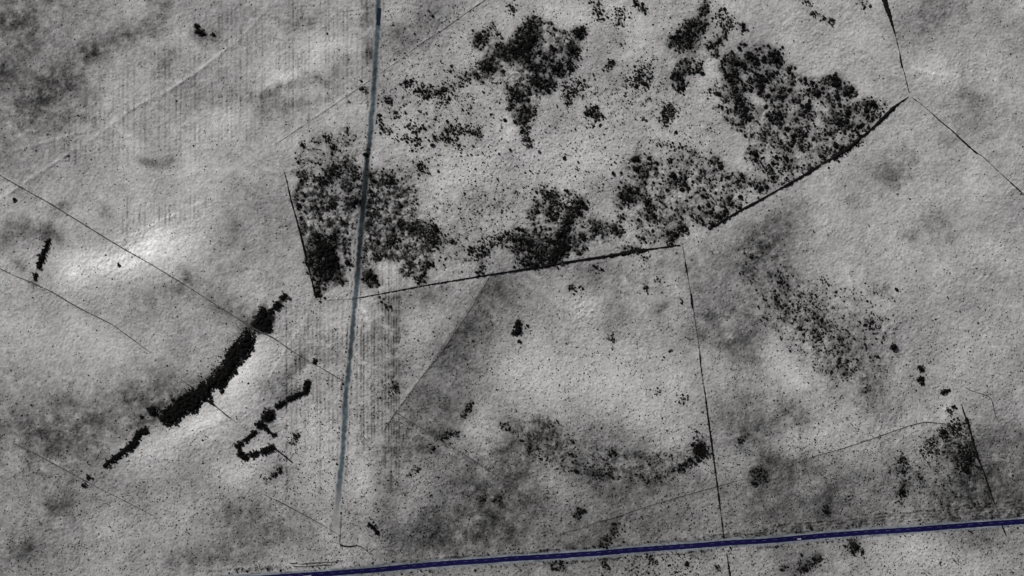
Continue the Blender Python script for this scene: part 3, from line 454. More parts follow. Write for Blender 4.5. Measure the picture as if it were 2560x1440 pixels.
def attr_material(name):
    """surface whose colour is stored per point (gravel, its blue stone and the turf creeping in from the sides)"""
    m, nt, b = mat(name)
    pos = nd(nt, 'ShaderNodeNewGeometry').outputs['Position']
    at = nd(nt, 'ShaderNodeAttribute', attribute_name='stone').outputs['Color']
    n = noise(nt, .5, 4, .7, pos); n2 = noise(nt, .09, 2, .5, pos)
    f_ = math_node(nt, 'ADD', math_node(nt, 'MULTIPLY', n, .6), math_node(nt, 'ADD', math_node(nt, 'MULTIPLY', n2, .35), .52))
    mx = nd(nt, 'ShaderNodeVectorMath', operation='SCALE'); nt.links.new(at, mx.inputs[0]); nt.links.new(f_, mx.inputs['Scale'])
    nt.links.new(mx.outputs[0], b.inputs['Base Color'])
    bp = nd(nt, 'ShaderNodeBump'); bp.inputs['Strength'].default_value = .3; bp.inputs['Distance'].default_value = .1
    nt.links.new(n, bp.inputs['Height']); nt.links.new(bp.outputs[0], b.inputs['Normal'])
    return m
M_stone = attr_material('worn_gravel')

# ------------------------------------------------------------------ mesh helpers
def mesh_np(name, V, F, mats, smooth_=True, mi=None):
    """F: (n,3) or (n,4) int array"""
    me = bpy.data.meshes.new(name); V = np.asarray(V, np.float32); F = np.asarray(F, np.int32); k = F.shape[1]
    me.vertices.add(len(V)); me.vertices.foreach_set('co', V.ravel())
    me.loops.add(F.size); me.loops.foreach_set('vertex_index', F.ravel())
    me.polygons.add(len(F)); me.polygons.foreach_set('loop_start', np.arange(0, F.size, k, dtype=np.int32)); me.polygons.foreach_set('loop_total', np.full(len(F), k, np.int32))
    me.polygons.foreach_set('use_smooth', np.full(len(F), smooth_, bool))
    for m in mats: me.materials.append(m)
    if mi is not None: me.polygons.foreach_set('material_index', np.asarray(mi, np.int32))
    me.update(calc_edges=True); me.validate()
    return me
def link(name, me, parent=None, loc=(0, 0, 0)):
    o = bpy.data.objects.new(name, me); col.objects.link(o); o.location = loc
    if parent: o.parent = parent
    return o
def tag(o, label=None, cat=None, group=None, kind=None):
    for k, v in (('label', label), ('category', cat), ('group', group), ('kind', kind)):
        if v: o[k] = v
    return o

# ------------------------------------------------------------------ ground: one sheet out past the horizon of any near view
ext = np.cumsum(np.geomspace(STEP * 1.6, 1500, 34))
ax = np.concatenate([gx[0] - ext[::-1], gx, gx[-1] + ext]); ay = np.concatenate([gy[0] - ext[::-1], gy, gy[-1] + ext])
GX, GY = np.meshgrid(ax, ay)
cX, cY = np.clip(GX, gx[0], gx[-1]), np.clip(GY, gy[0], gy[-1])
dist = np.hypot(GX - cX, GY - cY)
Z = sample(h, cX, cY) * np.exp(-dist / 300) + 4 * np.sin(GX / 900 + 1) * np.cos(GY / 1100) * smooth(0, 1500, dist)
T = sample(tone, cX, cY) * np.exp(-dist / 60) + (1 - np.exp(-dist / 60)) * (.55 + .06 * np.sin(GX / 310 + 2 * np.sin(GY / 450)))
V = np.stack([(GX - 1280) * M, (720 - GY) * M, Z], -1).reshape(-1, 3)
nx, ny = len(ax), len(ay)
idx = np.arange(nx * ny).reshape(ny, nx)
F = np.stack([idx[1:, :-1], idx[1:, 1:], idx[:-1, 1:], idx[:-1, :-1]], -1).reshape(-1, 4)
me = mesh_np('ground', V, F, [M_ground])
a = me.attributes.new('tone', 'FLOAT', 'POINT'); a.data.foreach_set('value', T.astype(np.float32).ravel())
tag(link('ground', me), 'grey rough grass fields with soft relief and furrows', kind='structure')

# ------------------------------------------------------------------ ribbons draped on the ground
def ribbon(name, pts, offs, lift, material, colour=None, jag=0.0, step=4):
    C, N, t = resample(pts, step); n, k = len(C), len(offs)
    O = np.tile(np.asarray(offs, float), (n, 1))
    if jag:
        O[:, 0] += R.normal(0, jag, n); O[:, -1] += R.normal(0, jag, n)
    P = C[:, None, :2] + N[:, None] * O[..., None]
    z = sample(h_low, P[..., 0], P[..., 1]) + lift
    V = np.stack([(P[..., 0] - 1280) * M, (720 - P[..., 1]) * M, z], -1).reshape(-1, 3)
    ii = np.arange(n * k).reshape(n, k)
    F = np.stack([ii[:-1, :-1], ii[:-1, 1:], ii[1:, 1:], ii[1:, :-1]], -1).reshape(-1, 4)
    a_, b_, c_ = V[F[0, 0]], V[F[0, 1]], V[F[0, 2]]
    if np.cross(b_ - a_, c_ - a_)[2] < 0: F = F[:, ::-1]
    me = mesh_np(name, V, F, [material])
    if colour is not None:
        Cc = colour(P[..., 0].ravel(), P[..., 1].ravel(), O.ravel())
        at = me.attributes.new('stone', 'FLOAT_COLOR', 'POINT'); at.data.foreach_set('color', np.c_[Cc, np.ones(len(Cc))].astype(np.float32).ravel())
    return link(name, me)
def srgb(c): return np.power(np.asarray(c, float) / 255, 2.2) * GAIN
def turf(px, py): return (sample(tone, px, py) ** 2.2 * GAIN)[:, None] * np.ones(3)
# verges: pale bluish gravel either side of the asphalt, breaking up into turf
def verge_colour(px, py, o):
    w = smooth(13.5, 9.5, np.abs(o) + sample(n_cl, px, py) * 1.2)[:, None]
    v = 1 + .16 * sample(n_cl, px, py) + .12 * sample(n_cl2, px, py)
    return turf(px, py) * (1 - w) + srgb((102, 108, 115)) * v[:, None] * w
for sgn, side in ((1, 'lower'), (-1, 'upper')):
    offs = np.linspace(6.0, 14, 6) * sgn
    tag(ribbon('road_verge', ROAD, offs, .05, M_stone, verge_colour, step=5), 'pale gravel verge along the %s edge of the blue road' % side, kind='structure')
road = tag(ribbon('road', ROAD, np.linspace(-6.4, 6.4, 7), .10, M_road, jag=.28, step=5), 'straight dark blue asphalt road with broken centre line', kind='structure')
# broken centre line: each dash a sheet of its own
C, N, t = resample(ROAD, 1.0)
s = 10.0; k = 0
while s < t[-1] - 15:
    i = int(s); L = int(R.uniform(8, 13)); j = min(i + L, len(C) - 1)
    if R.rand() < .93:
        o0 = -1.4 + R.normal(0, .25); w = R.uniform(.35, .6)
        vs_, q = [], []
        for n_, ii in enumerate(np.linspace(i, j, 5).astype(int)):
            for o_ in (o0 - w, o0 + w):
                p = C[ii, :2] + N[ii] * o_; x_, y_ = W(*p); vs_.append((x_, y_, float(sample(h_low, p[0], p[1])) + .125))
        for n_ in range(4): q.append((2 * n_, 2 * n_ + 1, 2 * n_ + 3, 2 * n_ + 2))
        link('lane_dash', mesh_np('lane_dash', vs_, [f_[::-1] for f_ in q], [M_paint], False), road)
    s += 12.9 * 2
# gravel track
TB = ([-100, 0, 40, 64, 66, 110, 160, 200, 300, 350, 380, 420, 480, 520, 560, 620, 660, 700, 745, 790, 850, 900, 960, 1060, 1160, 1230, 1262, 1290, 1325],
      [.44, .40, .30, .30, .44, .38, .34, .34, .40, .36, .20, .20, .20, .14, .25, .19, .19, .34, .40, .37, .29, .33, .35, .40, .41, .34, .29, .40, .50])
def track_colour(px, py, o):
    L = .70 * np.interp(py, *TB) * (1 + .10 * sample(n_cl, px, py) + .05 * sample(n_cl2, px, py))
    side = np.abs(o); L = L * (1 + .20 * smooth(2.5, 6.5, side)) + .02
    c = np.stack([L * .89, L * 1.01, L * 1.08], 1).clip(.02, .9) ** 2.2 * GAIN
    end = smooth(1318, 1180, py) ** .7
    w = (smooth(10.0, 3.2, side + sample(n_cl, px, py) * 1.3) * end)[:, None]
    return turf(px, py) * (1 - w) + c * w
tag(ribbon('gravel_track', TRACK, np.linspace(-11, 11, 15), .06, M_stone, track_colour, step=3), 'blue grey gravel track running straight up through the scrub', kind='structure')
def patch_colour(px, py, o):
    return np.ones((len(px), 3)) * np.array([.0065, .0125, .020]) * (1 + .12 * sample(n_cl, px, py))[:, None]
tag(ribbon('asphalt_patch', [(949.3, 21), (947.5, 42), (945.5, 63)], np.linspace(-5.0, 5.0, 5), .085, M_stone, patch_colour, step=3), 'dark blue black asphalt patch across the upper gravel track', kind='structure')

# ------------------------------------------------------------------ hedges and field banks, each a thing of its own
for name, label, cat, hh, pts in HEDGE:
    C, N, t = resample(pts, 2.2 if cat == 'hedge' else 3.2); n = len(C)
    lump = np.convolve(R.normal(0, 1, n + 6), np.ones(4) / 2, 'same')[3:-3]
    prof = [(-1.0, -.15), (-.85, .45), (-.4, .92), (.1, 1.0), (.55, .85), (.92, .4), (1.0, -.15)]
    V = []
    for i in range(n):
        w = C[i, 2] * .5 * (1 + .16 * lump[i]) * (.92 if cat == 'hedge' else 1.2)
        w = max(w, .5)
        hi = hh * (1 + .22 * lump[i]) * min(1.25, .2 + C[i, 2] / 6) * (.25 if i in (0, n - 1) else 1)
        for u, v in prof:
            p = C[i, :2] + N[i] * (u * w + R.normal(0, .12 * w)); x_, y_ = W(*p)
            V.append((x_, y_, float(sample(h, p[0], p[1])) + v * hi * (1 + R.normal(0, .12))))
    k = len(prof); ii = np.arange(n * k).reshape(n, k)
    F = np.stack([ii[:-1, :-1], ii[1:, :-1], ii[1:, 1:], ii[:-1, 1:]], -1).reshape(-1, 4)
    V = np.asarray(V)
    if np.cross(V[F[3, 1]] - V[F[3, 0]], V[F[3, 2]] - V[F[3, 0]])[2] < 0: F = F[:, ::-1]
    cw = np.repeat(C[:-1, 2] + .35 * lump[:-1], k - 1)
    slant = (pts[-1][0] - pts[0][0]) * (pts[-1][1] - pts[0][1]) < 0                # runs across the light
    tag(link(name, mesh_np(name, V, F, [M_hedge, M_bank] if cat == 'hedge' else ([M_pale] if slant and 'gravel track' in label else [M_bank]), True, (cw < 2.6).astype(int) if cat == 'hedge' else None)), label, cat, 'hedges between the fields' if cat == 'hedge' else 'low banks between the fields')

# ------------------------------------------------------------------ foliage meshes
def blob(seed, sub=1, flat=.95, rough_=.28):
    bm = bmesh.new(); bmesh.ops.create_icosphere(bm, subdivisions=sub, radius=1.0)
    r = np.random.RandomState(seed); ph = r.uniform(0, 6.28, 6); dirs = r.standard_normal((6, 3)) * 1.9
    for v in bm.verts:
        c = np.array(v.co); s_ = sum(math.sin(dirs[i] @ c + ph[i]) for i in range(6)) / 6
        v.co = Vector(c * (1 + rough_ * 1.6 * s_ + r.uniform(-.5, .5) * rough_)); v.co.z = v.co.z * flat + .62
    bmesh.ops.delete(bm, geom=[v for v in bm.verts if v.co.z < -.05], context='VERTS')
    bmesh.ops.triangulate(bm, faces=bm.faces)
    V_ = np.array([v.co[:] for v in bm.verts]); F_ = np.array([[v.index for v in f_.verts] for f_ in bm.faces]); bm.free()
    return V_, F_
def with_leaves(seed, V_, F_, n, size):
    """leaf sprays spread over and through the crown"""
    r = np.random.RandomState(seed); vs_, fs = [V_], [F_]; base = len(V_)
    for q in range(n):
        c = V_[r.randint(len(V_))] * [1, 1, 1]; c = c * r.uniform(.75, 1.15) + r.normal(0, .10, 3); c[2] = max(c[2], .1)
        a_, b_ = r.standard_normal(3), r.standard_normal(3); a_ /= np.linalg.norm(a_); b_ /= np.linalg.norm(b_)
        a_, b_ = a_ * size * r.uniform(.6, 1.3), b_ * size * r.uniform(.4, 1)
        vs_.append(np.array([c - a_, c + b_, c + a_, c - b_ * .6])); fs.append(np.array([[base, base + 1, base + 2], [base, base + 2, base + 3]])); base += 4
    return np.concatenate(vs_), np.concatenate(fs)
SMALL = [blob(100 + i, 1) for i in range(10)]
BUSH = [with_leaves(i, *blob(200 + i, 2), 60, .20) for i in range(6)]
CROWN = []
for i in range(6):
    r = np.random.RandomState(300 + i); vs_, fs, b0 = [], [], 0
    for q in range(7):
        V_, F_ = blob(400 + 10 * i + q, 1); rr = r.uniform(.42, .62); a_ = q * 6.28 / 6 + r.uniform(-.3, .3)
        c = np.array([math.cos(a_) * .52, math.sin(a_) * .52, .25 + r.uniform(0, .35)]) if q < 6 else np.array([0, 0, .75])
        vs_.append(V_ * rr + c); fs.append(F_ + b0); b0 += len(V_)
    CROWN.append(with_leaves(i, np.concatenate(vs_), np.concatenate(fs), 150, .16))
bush_me = [mesh_np('bush', V_, F_, [m_], False) for m_ in (M_dark, M_dark, M_dark, M_grey) for V_, F_ in BUSH[:]]
crown_me = [mesh_np('crown', V_, F_, [M_dark], False) for V_, F_ in CROWN]
def trunk_mesh(seed):
    r = np.random.RandomState(seed); V_, F_ = [], []; k = 7
    for j, (z, rr) in enumerate([(-.25, .15), (.1, .11), (.45, .085), (.8, .06), (1.1, .03)]):
        ox, oy = r.normal(0, .02 * j, 2)
        for q in range(k): V_.append((ox + rr * math.cos(6.28 * q / k), oy + rr * math.sin(6.28 * q / k), z))
    for j in range(4):
        for q in range(k): F_.append((j * k + q, j * k + (q + 1) % k, (j + 1) * k + (q + 1) % k, (j + 1) * k + q))
    b0 = len(V_)
    for q in range(4):                                           # limbs
        a_ = q * 1.57 + r.uniform(-.4, .4); z0 = r.uniform(.45, .7); L = r.uniform(.35, .5)
        d_ = np.array([math.cos(a_), math.sin(a_), .8]); p0 = np.array([0, 0, z0]); p1 = p0 + d_ * L; s_ = np.array([-math.sin(a_), math.cos(a_), 0])
        for p, w in ((p0, .04), (p1, .012)): V_ += [tuple(p + s_ * w), tuple(p - s_ * w), tuple(p + np.array([0, 0, w * 1.6]))]
        for e in range(3): F_.append((b0 + e, b0 + (e + 1) % 3, b0 + 3 + (e + 1) % 3, b0 + 3 + e))
        b0 += 6
    return mesh_np('trunk', V_, F_, [M_bark])
trunk_me = [trunk_mesh(i) for i in range(3)]

# ------------------------------------------------------------------ trees, each with trunk and crown
def fill(rad, w, pts, spacing, tries=40):
    """spaced points in a thick stroke"""
    P = pts if len(pts) > 1 else [pts[0], (pts[0][0] + .1, pts[0][1])]
    C, N, t = resample(P, 1.5); out = []
    for _ in range(int(tries * max(1, t[-1] * w / (rad * rad)))):
        i = R.randint(len(C)); lim = max(w / 2 - rad * .45, .2) * (1 + .22 * math.sin(i * .35 + w))
        p = C[i, :2] + N[i] * R.uniform(-lim, lim) + R.uniform(-.7, .7, 2)
        r_ = rad * R.uniform(.72, 1.2)
        if all(math.hypot(p[0] - q[0], p[1] - q[1]) > spacing * (r_ + q[2]) for q in out + placed): out.append((p[0], p[1], r_))
        if len(pts) == 1 and out: break
    placed.extend(out); return out
placed = []; n_tree = 0

def make_tree(px, py, r_px, label, group):
    global n_tree
    r_ = r_px * M; x_, y_ = W(px, py); z_ = float(sample(h, px, py))
    root = bpy.data.objects.new('tree', None); col.objects.link(root); root.location = (x_, y_, z_); root.rotation_euler.z = R.uniform(0, 6.28); root.empty_display_size = 1
    tag(root, label, 'tree', group)
    ht = r_ * R.uniform(.4, .6)
    tr = link('trunk', trunk_me[n_tree % 3], root); tr.scale = (r_ * .9, r_ * .9, ht * 1.6)
    cr = link('crown', crown_me[n_tree % 6], root, (0, 0, ht)); cr.scale = (r_ * R.uniform(.9, 1.1), r_ * R.uniform(.9, 1.1), r_ * R.uniform(.65, .9))
    n_tree += 1
def fill_shape(shape, r0, r1, spacing, tries):
    P = np.array(shape); out = []; k = np.arange(8) * .785
    for q in range(tries):
        r_ = r1 + (r0 - r1) * R.rand() * (q / tries) ** .5 if q > tries * .15 else R.uniform(r1 * .8, r1)
        p = R.uniform(P.min(0), P.max(0))
        if not in_poly(p[0] + 1.4 * r_ * np.cos(k) + 1.5, p[1] + 1.4 * r_ * np.sin(k) + 1.5, shape).all(): continue
        if all(math.hypot(p[0] - q_[0], p[1] - q_[1]) > spacing * (r_ + q_[2]) for q_ in out + placed): out.append((p[0], p[1], r_))
    placed.extend(out); return out
for p in fill_shape(BELT_SHAPE, 3.2, 7.5, .66, 14000):
    if p[1] < 900: make_tree(*p, 'black tree in the belt stretch just below the crossing field bank', 'trees of the belt below the crossing bank')
    elif p[1] < 985: make_tree(*p, 'black tree in the middle of the belt by the pale notch', 'trees of the belt by the pale notch')
    else: make_tree(*p, 'black tree packed into the broad lower part of the tree belt', 'trees in the broad lower tree belt')
for rad, w, t_, pts in BELT:
    y_m = np.mean([p[1] for p in pts])
    if y_m < 815: lab, grp = 'black tree in the ragged upper end of the long tree belt', 'trees at the upper end of the tree belt'
    elif y_m < 1060: lab, grp = 'black tree packed into the broad lower part of the tree belt', 'trees in the broad lower tree belt'
    else: lab, grp = 'black tree in the thin tapering tail of the tree belt', 'trees in the tail of the tree belt'
    for p in fill(rad * .92, w * .84, pts, .66): make_tree(*p, lab, grp)
for rad, w, t_, pts in COPSE:
    cy = np.mean([p[1] for p in pts]); cx = np.mean([p[0] for p in pts])
    if cy < 1066: lab, grp = 'black tree in the large top clump of the ring shaped copse', 'trees in the top clump of the ring copse'
    elif cy < 1122 and cx > 655: lab, grp = 'dark tree in the small spur off the ring shaped copse', 'trees in the spur of the ring copse'
    elif cy < 1122: lab, grp = 'black tree in the upland arm of the ring shaped copse', 'trees in the upland arm of the ring copse'
    else: lab, grp = 'black tree in the bottom arc of the ring shaped copse', 'trees in the bottom arc of the ring copse'
    for p in fill(rad * .92, w * .84, pts, .66): make_tree(*p, lab, grp)
for lab, grp, parts in CLUMPS:
    for rad, w, t_, pts in parts:
        for p in fill(rad * .92, w * .84, pts, .66): make_tree(*p, lab, grp or None)
print('trees', n_tree)

# ------------------------------------------------------------------ scrub
for lst in [BELT, COPSE] + [c[2] for c in CLUMPS]:
    for rad, w, t_, pts in lst:
        C, N, t = resample(pts if len(pts) > 1 else [pts[0], (pts[0][0] + .1, pts[0][1])], 1.0)
        for _ in range(int((t[-1] + 6) * .9)):
            i = R.randint(len(C)); p = C[i, :2] + N[i] * (R.choice([-1, 1]) * w * .5 + R.normal(0, 2.4)) + R.normal(0, 1.5, 2)
            B.append((p[0], p[1], 1.7 * np.exp(R.normal(0, .3)), 'belt'))
PB, NB, tb = resample(BELT_SHAPE + BELT_SHAPE[:1], 1.0)
for _ in range(900):
    i = R.randint(len(PB)); p = PB[i, :2] + R.normal(-1.6, 2.4, 2); B.append((p[0], p[1], 1.9 * np.exp(R.normal(0, .3)), 'belt'))
for _ in range(420):                                                   # loose growth on the uphill side of the belt
    i = R.randint(len(PB)); p = PB[i, :2] + np.array([-1, -1]) * abs(R.normal(0, 8)) + R.normal(0, 2, 2); B.append((p[0], p[1], 1.3 * np.exp(R.normal(0, .3)), 'belt'))
# a thin scatter over the moor, thicker toward the road
n = 5200
qx, qy = R.uniform(-60, 2620, n), R.uniform(-60, 1500, n)
dens = .05 + .16 * smooth(560, 760, qx) * smooth(620, 1000, qy) + .22 * smooth(1050, 1250, qy) * smooth(500, 900, qx) + .05 * smooth(900, 1200, qy) + .16 * smooth(960, 1100, qy) * smooth(1800, 2100, qx)
ok = R.rand(n) < dens * np.clip(1 + .9 * sample(n_cl2, qx, qy), .1, 2.6)
for a_, b_ in zip(qx[ok], qy[ok]): B.append((a_, b_, 1.55 * np.exp(R.normal(0, .22)), 'moor'))
# dark bushes along the sides of the road and of the track
for sgn, lo, hi, cnt in ((1, 12, 17, 120), (-1, 13, 24, 260)):
    for _ in range(cnt):
        x_ = R.uniform(560, 2600); y_ = np.interp(x_, [p[0] for p in ROAD], [p[1] for p in ROAD]) + sgn * R.uniform(lo, hi)
        if R.rand() < np.clip(.5 + .6 * float(sample(n_cl, x_, y_)), .05, 1): B.append((x_, y_, 1.6 * np.exp(R.normal(0, .25)), 'moor'))
for _ in range(150):
    y_ = R.uniform(230, 1290); x_ = np.interp(y_, [p[1] for p in TRACK], [p[0] for p in TRACK]) + R.choice([-1, 1]) * R.uniform(10, 14)
    B.append((x_, y_, 1.4 * np.exp(R.normal(0, .2)), 'moor'))
# keep the asphalt free, thin the track
dR = lambda a_, b_: float(sample(np.minimum(d_road, 60), a_, b_)); dT = lambda a_, b_: float(sample(np.minimum(d_track, 60), a_, b_))
B = [b for b in B if dR(b[0], b[1]) > 8.5 + b[2] and (dT(b[0], b[1]) > 8 + b[2] * .5 or (370 < b[1] < 690 and R.rand() < .35))]
B.sort(key=lambda b: -b[2])
where = {
 'north': ('dark bush crowded into the dense upper wood beside the pale path', 'bushes of the dense upper wood'),
 'twin': ('dark bush in the narrow twin thicket hanging from the top edge', 'bushes of the narrow twin thicket'),
 'east': ('dark bush in the large wood above the thick black hedge', 'bushes of the large hedge wood'),
 'south': ('dark bush in the scrub above the gap between two hedges', 'bushes of the scrub above the hedge gap'),
 'middle': ('dark bush in the black thicket touching the straight hedge', 'bushes of the thicket on the straight hedge'),
 'west': ('dark bush in the thicket between the steep hedge and gravel track', 'bushes between the steep hedge and track'),
 'across': ('dark bush in the scrub beyond the gravel track from the steep hedge', 'bushes across the track from the steep hedge'),
 'glade': ('dark bush in the small broken rows right beside the upper track', 'bushes of the broken rows beside the track'),
 'meadow': ('dark bush in a small tuft on the pale open glade', 'bushes in tufts on the open glade'),
 'slope': ('dark bush in the loose scatter on the slope beyond the upright hedge', 'bushes of the loose slope scatter'),
 'hollow': ('dark bush in the curved hollow beside the upright hedge', 'bushes of the curved hollow'),
 'corner': ('dark bush in the corner scrub along the lower black hedge', 'bushes of the corner scrub'),
 'road': ('dark bush in a small clump just above the blue road', 'bushes in clumps above the road'),
 'verge': ('dark bush in a small clump just below the blue road', 'bushes in clumps below the road'),
 'plain': ('dark bush in a small tuft around the pale rise', 'bushes in tufts around the pale rise'),
 'gully': ('dark bush in the thin gully below the boundary banks', 'bushes of the thin gully'),
 'strip': ('dark bush in the short streak below the ring shaped copse', 'bushes of the short streak'),
 'moor': ('dark bush scattered singly over the open moor', 'bushes scattered over the open moor'),
}
print('SCRUB', len(B))
SINGLES, rest, taken = 300, [], []
for b in B:
    hid = any(math.hypot(b[0] - q[0], b[1] - q[1]) < .75 * (b[2] + q[2]) for q in taken) or float(sample(dark, b[0], b[1])) > .8
    if len(taken) < SINGLES and b[3] != 'belt' and not hid and -5 < b[0] < 2565 and -5 < b[1] < 1445: taken.append(b)
    else: rest.append(b)
for i, (px, py, r_, reg) in enumerate(taken):
    g_ = R.rand() < .12
    o = bpy.data.objects.new('bush', bush_me[(18 if g_ else 0) + R.randint(6)]); col.objects.link(o)
    x_, y_ = W(px, py); o.location = (x_, y_, float(sample(h, px, py))); o.rotation_euler.z = R.uniform(0, 6.28)
    s_ = r_ * M; o.scale = (s_ * R.uniform(.85, 1.25), s_ * R.uniform(.85, 1.25), s_ * R.uniform(.8, 1.3))
    lab, grp = where[reg]
    if reg == 'east':
        if px > 2150: lab, grp = 'dark bush in the detached tip of the hedge wood by the junction', 'bushes in the tip of the hedge wood'
        elif px < 1960 and py < 215: lab, grp = 'dark bush in the ringed upper lobe of the hedge wood', 'bushes in the upper lobe of the hedge wood'
        elif py > 330: lab, grp = 'dark bush in the thinner lower wood close above the thick hedge', 'bushes of the wood close above the hedge'
        elif py < 110: lab, grp = 'dark bush in the short crooked row on the upper pale field', 'bushes of the crooked row on the upper field'
    if reg == 'north' and py > 190: lab, grp = 'dark bush in the wedge shaped wood below the pale path', 'bushes of the wedge below the pale path'
    tag(o, lab, 'bush', grp)
def mass(name, pts, shapes, mats, pick, label, tall=(.7, 1.3)):
    Vs, Fs, Mi, b0 = [], [], [], 0
    for (px, py, r_) in pts:
        V_, F_ = shapes[R.randint(len(shapes))]; a_ = R.uniform(0, 6.28); c, s = math.cos(a_), math.sin(a_); r_ *= M
        ex, ey = R.uniform(.8, 1.3), R.uniform(.8, 1.2)
        x_, y_ = W(px, py); z_ = float(sample(h, px, py))
        Q = np.stack([(V_[:, 0] * c * ex - V_[:, 1] * s * ey) * r_ + x_, (V_[:, 0] * s * ex + V_[:, 1] * c * ey) * r_ + y_, V_[:, 2] * r_ * R.uniform(*tall) + z_], 1)
        Vs.append(Q); Fs.append(F_ + b0); Mi.append(np.full(len(F_), pick(px, py))); b0 += len(V_)
    F_ = np.concatenate(Fs)
    print(name, len(pts), 'faces', len(F_))
    return tag(link(name, mesh_np(name, np.concatenate(Vs), F_, mats, False, np.concatenate(Mi))), label, kind='stuff')
mass('scrub', [b[:3] for b in rest], SMALL, [M_dark, M_grey], lambda px, py: int(R.rand() < .30 and float(sample(dark, px, py)) < .3), 'mass of small dark bushes covering the rough ground')
# heather tufts: knee high, a pixel across
TUFT = []
for i in range(6):
    r = np.random.RandomState(700 + i); V_ = [(math.cos(a_) * r.uniform(.7, 1.2), math.sin(a_) * r.uniform(.7, 1.2), -.1) for a_ in np.arange(6) * 1.047] + [(r.normal(0, .2), r.normal(0, .2), 1.0)]
    TUFT.append((np.array(V_), np.array([[q, (q + 1) % 6, 6] for q in range(6)])))
n = 95000
qx, qy = R.uniform(-80, 2640, n), R.uniform(-80, 1520, n)
dens = .10 + .30 * smooth(560, 760, qx) * smooth(600, 1000, qy) + .30 * smooth(980, 1200, qy) + .25 * smooth(940, 1000, qx) * smooth(1850, 1750, qx) * smooth(700, 500, qy)
dens += 1.0 * smooth(1500, 1800, qx) * smooth(1080, 1180, qy) * smooth(1340, 1300, qy) + .5 * np.clip(sample(tint, qx, qy), 0, .6)
ok = (R.rand(n) < dens * np.clip(1 + .5 * sample(n_cl, qx, qy), .2, 2)) & (sample(np.minimum(d_road, 60), qx, qy) > 9) & (sample(np.minimum(d_track, 60), qx, qy) > 9)
pts = [(a_, b_, 1.4 * math.exp(R.normal(0, .25))) for a_, b_ in zip(qx[ok], qy[ok])]
mass('heather_tufts', pts, TUFT, [M_dark, M_grey], lambda px, py: int(R.rand() < .42), 'dark heather tufts speckling the grass', (.5, 1.0))

# ------------------------------------------------------------------ vehicles on the road
def box(bm, x0, x1, y0, y1, z0, z1, bev=.0, taper=0.0, m=0):
    vs_ = [bm.verts.new((x, y, z)) for z in (z0, z1) for x, y in ((x0 + (taper if z == z1 else 0), y0 + (taper * .6 if z == z1 else 0)), (x1 - (taper if z == z1 else 0), y0 + (taper * .6 if z == z1 else 0)), (x1 - (taper if z == z1 else 0), y1 - (taper * .6 if z == z1 else 0)), (x0 + (taper if z == z1 else 0), y1 - (taper * .6 if z == z1 else 0)))]
    fs = [bm.faces.new([vs_[i] for i in q]) for q in ((3, 2, 1, 0), (4, 5, 6, 7), (0, 1, 5, 4), (1, 2, 6, 5), (2, 3, 7, 6), (3, 0, 4, 7))]
    if bev: bmesh.ops.bevel(bm, geom=list({e for f_ in fs for e in f_.edges}), offset=bev, segments=2, affect='EDGES', profile=.6)
def wheel_part(parent, x, y, r_, w):
    bm = bmesh.new()
    bmesh.ops.create_cone(bm, cap_ends=True, segments=18, radius1=r_, radius2=r_, depth=w)
    bmesh.ops.rotate(bm, verts=bm.verts, matrix=__import__('mathutils').Matrix.Rotation(math.pi / 2, 3, 'X'))
    bmesh.ops.bevel(bm, geom=[e for e in bm.edges if e.is_boundary is False and abs(e.verts[0].co.y - e.verts[1].co.y) < 1e-5], offset=w * .15, segments=1, affect='EDGES')
    me = bpy.data.meshes.new('wheel'); bm.to_mesh(me); bm.free(); me.materials.append(M_tyre); link('wheel', me, parent, (x, y, r_))
def bm_part(name, bm, m, parent):
    me = bpy.data.meshes.new(name); bmesh.ops.recalc_face_normals(bm, faces=bm.faces); bm.to_mesh(me); bm.free(); me.materials.append(m); return link(name, me, parent)
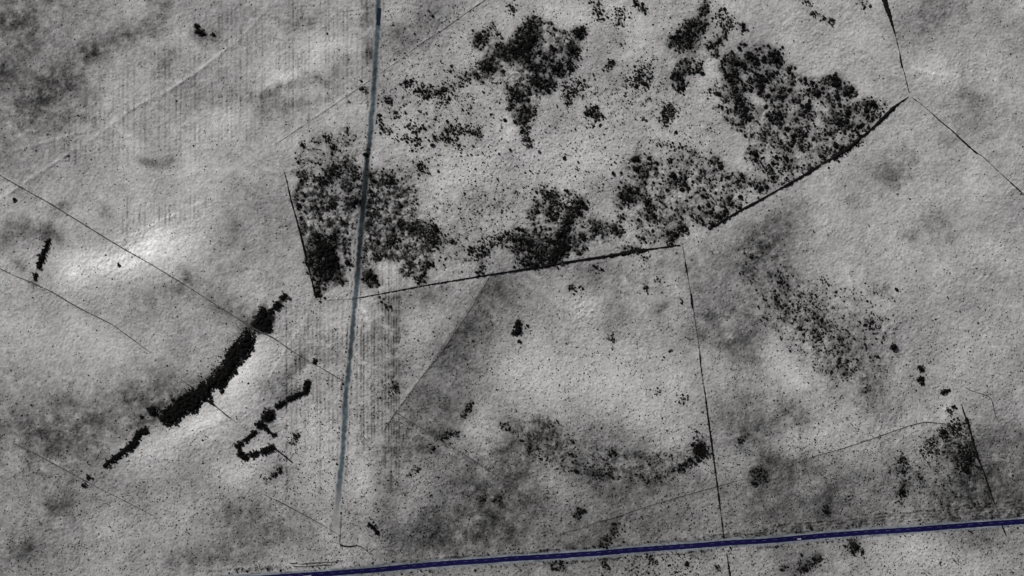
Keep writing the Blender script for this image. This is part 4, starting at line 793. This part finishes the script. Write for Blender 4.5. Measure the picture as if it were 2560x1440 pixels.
def on_road(x, off):
    i = np.argmin(np.abs(RC[:, 0] - x)); p = RC[i, :2] + RN[i] * off; q = RC[i + 1, :2] - RC[i, :2]
    return (*W(*p), float(sample(h_low, p[0], p[1])) + .10), math.atan2(-q[1], q[0])
RC, RN, _ = resample(ROAD, 2.0)
loc, ang = on_road(1998.5, 2.6)
car = bpy.data.objects.new('car', None); col.objects.link(car); car.location = loc; car.rotation_euler.z = ang
tag(car, 'small pale car driving along the dark blue road', 'car')
bm = bmesh.new(); box(bm, -2.15, 2.15, -.88, .88, .32, .86, .14); bm_part('body', bm, M_white, car)
bm = bmesh.new(); box(bm, -1.55, .85, -.78, .78, .862, 1.40, .04, .42); bm_part('window_band', bm, M_glass, car)
bm = bmesh.new(); box(bm, -1.16, .46, -.55, .55, 1.402, 1.46, .03); bm_part('roof_panel', bm, M_white, car)
for x_ in (-1.35, 1.35):
    for y_ in (-.80, .80): wheel_part(car, x_, y_, .33, .22)
for y_ in (-.6, .6):
    bm = bmesh.new(); box(bm, 2.10, 2.19, y_ - .16, y_ + .16, .58, .74, .02); bm_part('headlight', bm, M_lamp, car)
loc, ang = on_road(769, 4.2)
lorry = bpy.data.objects.new('lorry', None); col.objects.link(lorry); lorry.location = loc; lorry.rotation_euler.z = ang
tag(lorry, 'long cream lorry on the blue road, cut by the bottom edge', 'lorry')
bm = bmesh.new(); box(bm, -5.2, 2.75, -1.25, 1.25, 1.05, 3.3, .06); bm_part('cargo_box', bm, M_cream, lorry)
bm = bmesh.new(); box(bm, 3.0, 5.0, -1.2, 1.2, .55, 2.7, .16); bm_part('cab', bm, M_cream, lorry)
bm = bmesh.new(); box(bm, 4.93, 5.03, -1.0, 1.0, 1.65, 2.45, .03); bm_part('windscreen', bm, M_glass, lorry)
bm = bmesh.new(); box(bm, -5.1, 4.6, -.45, .45, .6, 1.02, .03); bm_part('chassis', bm, M_tyre, lorry)
for x_ in (-4.1, -2.9, 3.9):
    for y_ in (-1.05, 1.05): wheel_part(lorry, x_, y_, .48, .3)
